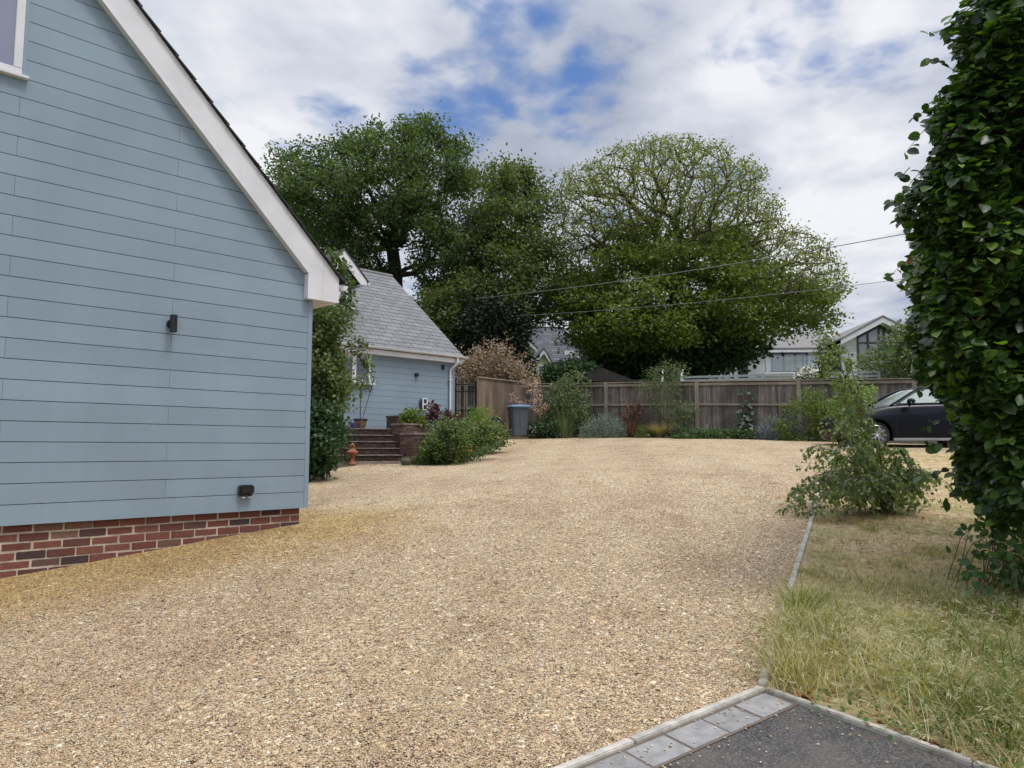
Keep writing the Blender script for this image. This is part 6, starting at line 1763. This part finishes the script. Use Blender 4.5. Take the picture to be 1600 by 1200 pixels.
# --- cream house
CY = 50.0
crm = thing('cream_house', at(870, 690, CY), 'cream weatherboarded house with old grey slate roof and two gables', 'house')
W = wall_at(838, CY, 8)
def P2(w, px, py, d=0.0): return w.sz(px, py, d)
e0 = P2(W, 836, 575); e1 = P2(W, 925, 575)
zb = 1.9; ze = P2(W, 870, 566)[1]; zr = P2(W, 870, 513, -3.2)[1]
sl, sr = P2(W, 800, 560)[0], P2(W, 924, 560)[0]
W.rect(MB(), sl, sr, zb, ze, -6, -.02).build('wall_core', M['cream'], crm)
boards(W, sl, sr, zb, ze, pitch=.16, d0=-.02, d1=0).build('cladding', M['cream'], crm)
r0, r1 = P2(W, 820, 513, -3.2)[0], P2(W, 877, 513, -3.2)[0]
O1 = W.p(sl - .3, ze - .05, .3); O2 = W.p(sr + .3, ze - .05, .3); R1 = W.p(sl, zr, -3.2); R2 = W.p(r1, zr, -3.2); B1 = W.p(sl - .3, ze - .05, -6.4); B2 = W.p(sr + .3, ze - .05, -6.4)
dk = MB(); dk.add([O1, O2, R2, R1, B1, B2], [(0, 1, 2, 3), (1, 5, 2), (5, 4, 3, 2), (4, 0, 3), (0, 4, 5, 1)]); dk.build('roof_deck', M['roofedge'], crm)
upv = (W.p(0, zr, -3.2) - W.p(0, ze - .05, .3)); Lr = upv.length; uu = upv.normalized(); nr = uu.cross(W.u); nr = nr if nr.z > 0 else -nr
slope_w = lambda f: None
run_r = sr + .3 - r1
slates(crm, W.p(sl - .3, zr, -3.2), W.u, -uu, nr, (sr + .3) - (sl - .3), Lr, M['slate2'], ex=.27, w_=.42, th=.02, gap=.012,
       clip=lambda x, y: x < (r1 - sl + .3) + run_r * (y / Lr))
MB().tube([W.p(sl, zr + .03, -3.2), R2 + UP * .03, O2 + UP * .06], .10, 6).build('ridge_cap', M['slate2'], crm)
# small gable dormer with white edges
def gable(parent, w, pa, pl, pr_, d, depth, wallm, z_low, barge=.22, win=None):
    a = w.sz(*pa, d); l = w.sz(*pl, d); r_ = w.sz(*pr_, d)
    g = MB(); g.prism([w.p(l[0] + .15, z_low, d), w.p(r_[0] - .15, z_low, d), w.p(r_[0] - .15, r_[1], d), w.p(a[0], a[1] - .1, d), w.p(l[0] + .15, l[1], d)], w.n * -depth)
    g = g.build('gable', M['gap'], parent)
    bb_ = boards(w, l[0] + .15, r_[0] - .15, z_low, a[1], cuts=[line_cut((l[0], l[1] - .08), (a[0], a[1] - .08)), line_cut((a[0], a[1] - .08), (r_[0], r_[1] - .08))], pitch=.16, d0=d, d1=d + .03)
    bb_.build('gable_cladding', wallm, g)
    bm__ = MB()
    bm__.prism([w.p(l[0], l[1] - barge, d + .2), w.p(l[0], l[1], d + .2), w.p(a[0], a[1], d + .2), w.p(a[0], a[1] - barge * 1.4, d + .2)], w.n * .05)
    bm__.prism([w.p(r_[0], r_[1] - barge, d + .2), w.p(r_[0], r_[1], d + .2), w.p(a[0], a[1], d + .2), w.p(a[0], a[1] - barge * 1.4, d + .2)], w.n * .05)
    bm__.build('gable_barge', M['white'], g)
    rf_ = MB()
    rf_.prism([w.p(l[0] - .05, l[1], d + .28), w.p(a[0], a[1] + .02, d + .28), w.p(a[0], a[1] + .1, d + .28), w.p(l[0] - .05, l[1] + .08, d + .28)], w.n * (-depth - .3))
    rf_.prism([w.p(r_[0] + .05, r_[1], d + .28), w.p(a[0], a[1] + .02, d + .28), w.p(a[0], a[1] + .1, d + .28), w.p(r_[0] + .05, r_[1] + .08, d + .28)], w.n * (-depth - .3))
    rf_.build('gable_roof', M['slate2'], g)
    return g
gable(crm, W, (849, 546), (834, 566), (860, 566), .9, 3.0, M['cream'], zb)
gable(crm, W, (822, 528), (790, 562), (838, 546), 1.6, 3.4, M['cream'], zb)
x0, x1 = W.sz(842, 572, .95)[0], W.sz(852, 572, .95)[0]; z1 = W.sz(842, 572, .95)[1]
wf = W.rect(MB(), x0 - .08, x1 + .08, z1 - 1.2, z1 + .08, .93, .97).build('window', M['white'], crm)
pn = MB()
for k in range(3):
    W.rect(pn, x0 + (x1 - x0) * k / 3 + .02, x0 + (x1 - x0) * (k + 1) / 3 - .02, z1 - 1.15, z1, .972, .98)
pn.build('pane', M['glass'], wf)
s_, z_ = W.sz(889, 554, -.6)
v0 = W.rect(MB(), s_ - .35, s_ + .35, z_ - .3, z_ + .25, -1.2, -.4).build('roof_window', M['white'], crm)
# --- low dark shed roof
shd = thing('garden_shed', at(965, 600, 30), 'low dark shed roof just above the fence top left of the trunks', 'shed')
SW = wall_at(915, 29.5, 2)
a0, a1 = SW.sz(905, 590)[0], SW.sz(1005, 590)[0]; zt0 = SW.sz(915, 592)[1]; zap = SW.sz(945, 574)[1]; am = SW.sz(938, 574)[0]
SW.rect(MB(), a0, a1, 1.9, zt0 - .02, -2.4, 0).build('shed_wall', M['barkdark'], shd)
MB().prism([SW.p(a0 - .1, zt0 - .05, .1), SW.p(am, zap, .1), SW.p(a1 + .1, zt0 - .25, .1)], SW.n * -2.7).build('shed_roof', M['barkdark'], shd)
# --- white modern house
WY = 44.0
wh = thing('white_house', at(1300, 690, WY), 'white weatherboarded modern house with a glazed gable and balcony', 'house')
W = wall_at(1313, WY, -4)
ap = W.sz(1371, 499); el = W.sz(1307, 534); er = (2 * ap[0] - el[0], el[1])
zb = 1.9
gl = W.sz(1313, 540)[0]; gr = 2 * ap[0] - gl
wallp = [(gl, zb), (gr, zb), (gr, el[1] - .1), (ap[0], ap[1] - .35), (gl, el[1] - .1)]
MB().prism([W.p(a, z, -.02) for a, z in wallp], W.n * -8).build('wall_core', M['gap'], wh)
gx0 = W.sz(1340, 560)[0]; gx1 = gr - .9
cutl = [line_cut((el[0], el[1] - .12), (ap[0], ap[1] - .30)), line_cut((ap[0], ap[1] - .30), (er[0], er[1] - .12))]
boards(W, gl, gx0, zb, ap[1], cuts=cutl, pitch=.17, gap=.012, d0=-.02, d1=.02).build('cladding', M['whitewall'], wh)
boards(W, gx1, gr, zb, ap[1], cuts=cutl, pitch=.17, gap=.012, d0=-.02, d1=.02).build('cladding', M['whitewall'], wh)
zlow = ap[1]
def topz2(s): 
    return ap[1] - .42 - (ap[1] - el[1]) * abs(s - ap[0]) / (ap[0] - el[0])
pane = MB(); pane.prism([W.p(gx0, zb, .0), W.p(gx1, zb, .0), W.p(gx1, topz2(gx1), .0), W.p(ap[0], topz2(ap[0]), 0), W.p(gx0, topz2(gx0), 0)], W.n * .012)
gw_ = pane.build('gable_window', M['paleglass'], wh)
gf = MB()
cols = [W.sz(1356, 540)[0], W.sz(1373.5, 540)[0], gx1 - 1.0]
for s in [gx0 + .03] + cols: gf.prism([W.p(s - .05, zb, .013), W.p(s + .05, zb, .013), W.p(s + .05, topz2(s), .013), W.p(s - .05, topz2(s), .013)], W.n * .06)
for zf in (W.sz(1350, 536)[1], W.sz(1350, 556)[1] - 1.2): W.rect(gf, gx0, gx1, zf - .05, zf + .05, .013, .065)
for (p_, q_) in (((gx0, topz2(gx0)), (ap[0], topz2(ap[0]))), ((ap[0], topz2(ap[0])), (gx1, topz2(gx1)))):
    gf.prism([W.p(p_[0], p_[1] - .1, .013), W.p(q_[0], q_[1] - .1, .013), W.p(q_[0], q_[1] + .02, .013), W.p(p_[0], p_[1] + .02, .013)], W.n * .06)
gf.build('mullions', M['dgrey'], gw_)
bg = MB()
for q in (el, er):
    bg.prism([W.p(q[0], q[1] - .26, .7), W.p(q[0], q[1] + .02, .7), W.p(ap[0], ap[1], .7), W.p(ap[0], ap[1] - .32, .7)], W.n * .05)
    bg.prism([W.p(q[0], q[1] - .24, .02), W.p(q[0], q[1] - .2, .02), W.p(ap[0], ap[1] - .26, .02), W.p(ap[0], ap[1] - .30, .02)], W.n * .68)
bg.build('barge_board', M['white'], wh)
rf_ = MB()
for q in (el, er):
    rf_.prism([W.p(q[0], q[1] + .02, .78), W.p(ap[0], ap[1] + .01, .78), W.p(ap[0], ap[1] + .12, .78), W.p(q[0], q[1] + .12, .78)], W.n * -9)
rf_.build('roof', M['tileroof'], wh)
# left wing with balcony doors
wx0 = W.sz(1150, 560)[0]; wzt = W.sz(1250, 512, -1)[1]; wze = W.sz(1250, 541)[1]
W.rect(MB(), wx0, gl - .02, zb, wze, -8, -2.0).build('wing', M['whitewall'], wh)
boards(W, wx0, gl - .02, zb, wze, pitch=.17, gap=.012, d0=-2.0, d1=-1.97).build('wing_cladding', M['whitewall'], wh)
MB().prism([W.p(wx0 - .4, wze - .02, -1.5), W.p(gl + .5, wze - .02, -1.5), W.p(gl + .5, wzt + .3, -4.6), W.p(wx0 - .4, wzt + .3, -4.6)], UP * .14).build('wing_roof', M['tileroof'], wh)
W.rect(MB(), wx0 - .4, gl - .03, wze - .17, wze - .03, -1.52, -1.46).build('fascia', M['white'], wh)
def win(px0, px1, py0, py1, n_, mat):
    a0, zt_ = W.sz(px0, py0, -1.9); a1, zb_ = W.sz(px1, py1, -1.9)
    f = MB(); W.rect(f, a0, a1, zb_, zt_, -1.965, -1.93); f = f.build('window', mat, wh)
    m_ = MB(); t = .11
    for k in range(n_ + 1):
        s = a0 + (a1 - a0) * k / n_; W.rect(m_, s - t / 2, s + t / 2, zb_, zt_, -1.928, -1.88)
    W.rect(m_, a0, a1, zt_ - t, zt_, -1.928, -1.885); W.rect(m_, a0, a1, zb_, zb_ + t, -1.928, -1.885)
    m_.build('frame', M['dgrey'], f)
win(1206, 1262, 545, 590, 3, M['winglass'])
win(1155, 1168, 556, 600, 1, M['dgrey'])
win(1290, 1308, 548, 590, 2, M['paleglass'])
bal = MB(); b0, b1 = W.sz(1195, 560, -.6)[0], W.sz(1310, 560, -.6)[0]; zbl = W.sz(1250, 581, -.6)[1]
W.rect(bal, b0, b1, zbl - .25, zbl, -1.9, -.6); bal = bal.build('balcony', M['whitewall'], wh)
gm_ = MB(); W.rect(gm_, b0 + .05, b1 - 1.0, zbl + .05, zbl + .95, -.64, -.625); gm_.build('glass_screen', M['screen'], bal)
rm_ = MB(); W.rect(rm_, b0, b1 - .95, zbl + .95, zbl + 1.0, -.66, -.60)
for k in range(4): s = b0 + (b1 - 1 - b0) * k / 3; W.rect(rm_, s, s + .05, zbl, zbl + .95, -.66, -.61)
rm_.build('handrail', M['grey'], bal)
# tiled outbuilding roof left of it
ob = thing('tiled_outbuilding', at(1115, 690, 42), 'grey brown tiled low roof between the dark trunks and the white house', 'outbuilding')
W = wall_at(1085, 42, 3)
a0, a1 = W.sz(1078, 590)[0], W.sz(1143, 590)[0]; z0_, z1_ = W.sz(1110, 594)[1], W.sz(1110, 556, -2.5)[1]
W.rect(MB(), a0 + .2, a1 - .1, 1.9, z0_, -5, -.2).build('outer_wall', M['whitewall'], ob)
uv_ = W.p(0, z1_, -2.5) - W.p(0, z0_, 0); Lr = uv_.length; uu = uv_.normalized(); nr = uu.cross(W.u); nr = nr if nr.z > 0 else -nr
MB().prism([W.p(a0, z0_ - .02, 0), W.p(a1, z0_ - .02, 0), W.p(a1 - .3, z1_ - .02, -2.5), W.p(a0, z1_ - .02, -2.5)], nr * -.1).build('roof_deck', M['roofedge'], ob)
slates(ob, W.p(a0, z1_, -2.5), W.u, -uu, nr, a1 - a0, Lr, M['tileroof'], ex=.16, w_=.27, th=.02, gap=.012)
# grey slatted fence of the neighbour
sf_ = thing('slatted_fence', at(1200, 600, 29), 'pale grey horizontal slat fence showing just above the brown fence', 'fence')
A = at(1068, 600, 27.5); B = at(1372, 600, 26.0); A.z = B.z = 0; d_ = (B - A).normalized(); n_ = Vector((d_.y, -d_.x, 0))
zA_, zB_ = at(1068, 588, 27.5).z, at(1372, 579.5, 26.0).z
for kk in range(4):
    h = MB(); dz_ = -.13 * kk
    h.prism([A + UP * (zA_ + dz_ - .08), B + UP * (zB_ + dz_ - .08), B + UP * (zB_ + dz_), A + UP * (zA_ + dz_)], n_ * .02); h.build('slat', M['greyslat'], sf_)
for kk in range(6):
    q = A.lerp(B, kk / 5); zq = zA_ + (zB_ - zA_) * kk / 5
    MB().prism([q + UP * 1.9, q + d_ * .09 + UP * 1.9, q + d_ * .09 + UP * (zq + .02), q + UP * (zq + .02)], n_ * -.09).build('post', M['greyslat'], sf_)
shrub('white_rose', 'white flowering climber on the slatted fence before the balcony', 'plant', [(1240, 596), (1246, 582), (1262, 576), (1280, 582), (1290, 594)], 26.0, .25, M['l_mid'], 500, .09, per=8, spread=.07, tmpl=T_LEAF, seed=95, stem=20, stem_r=.005, flowers=(M['whitefl'], 260, .09, 5))
shrub('ivy_tree', 'yellowing ivy covered stem rising before the white house', 'plant', [(1272, 600), (1274, 560), (1280, 525), (1290, 508), (1298, 540), (1298, 575), (1290, 600)], 24.6, .25, M['l_yel'], 700, .085, per=8, spread=.09, tmpl=T_LEAF, seed=96, stem=50, stem_r=.008)
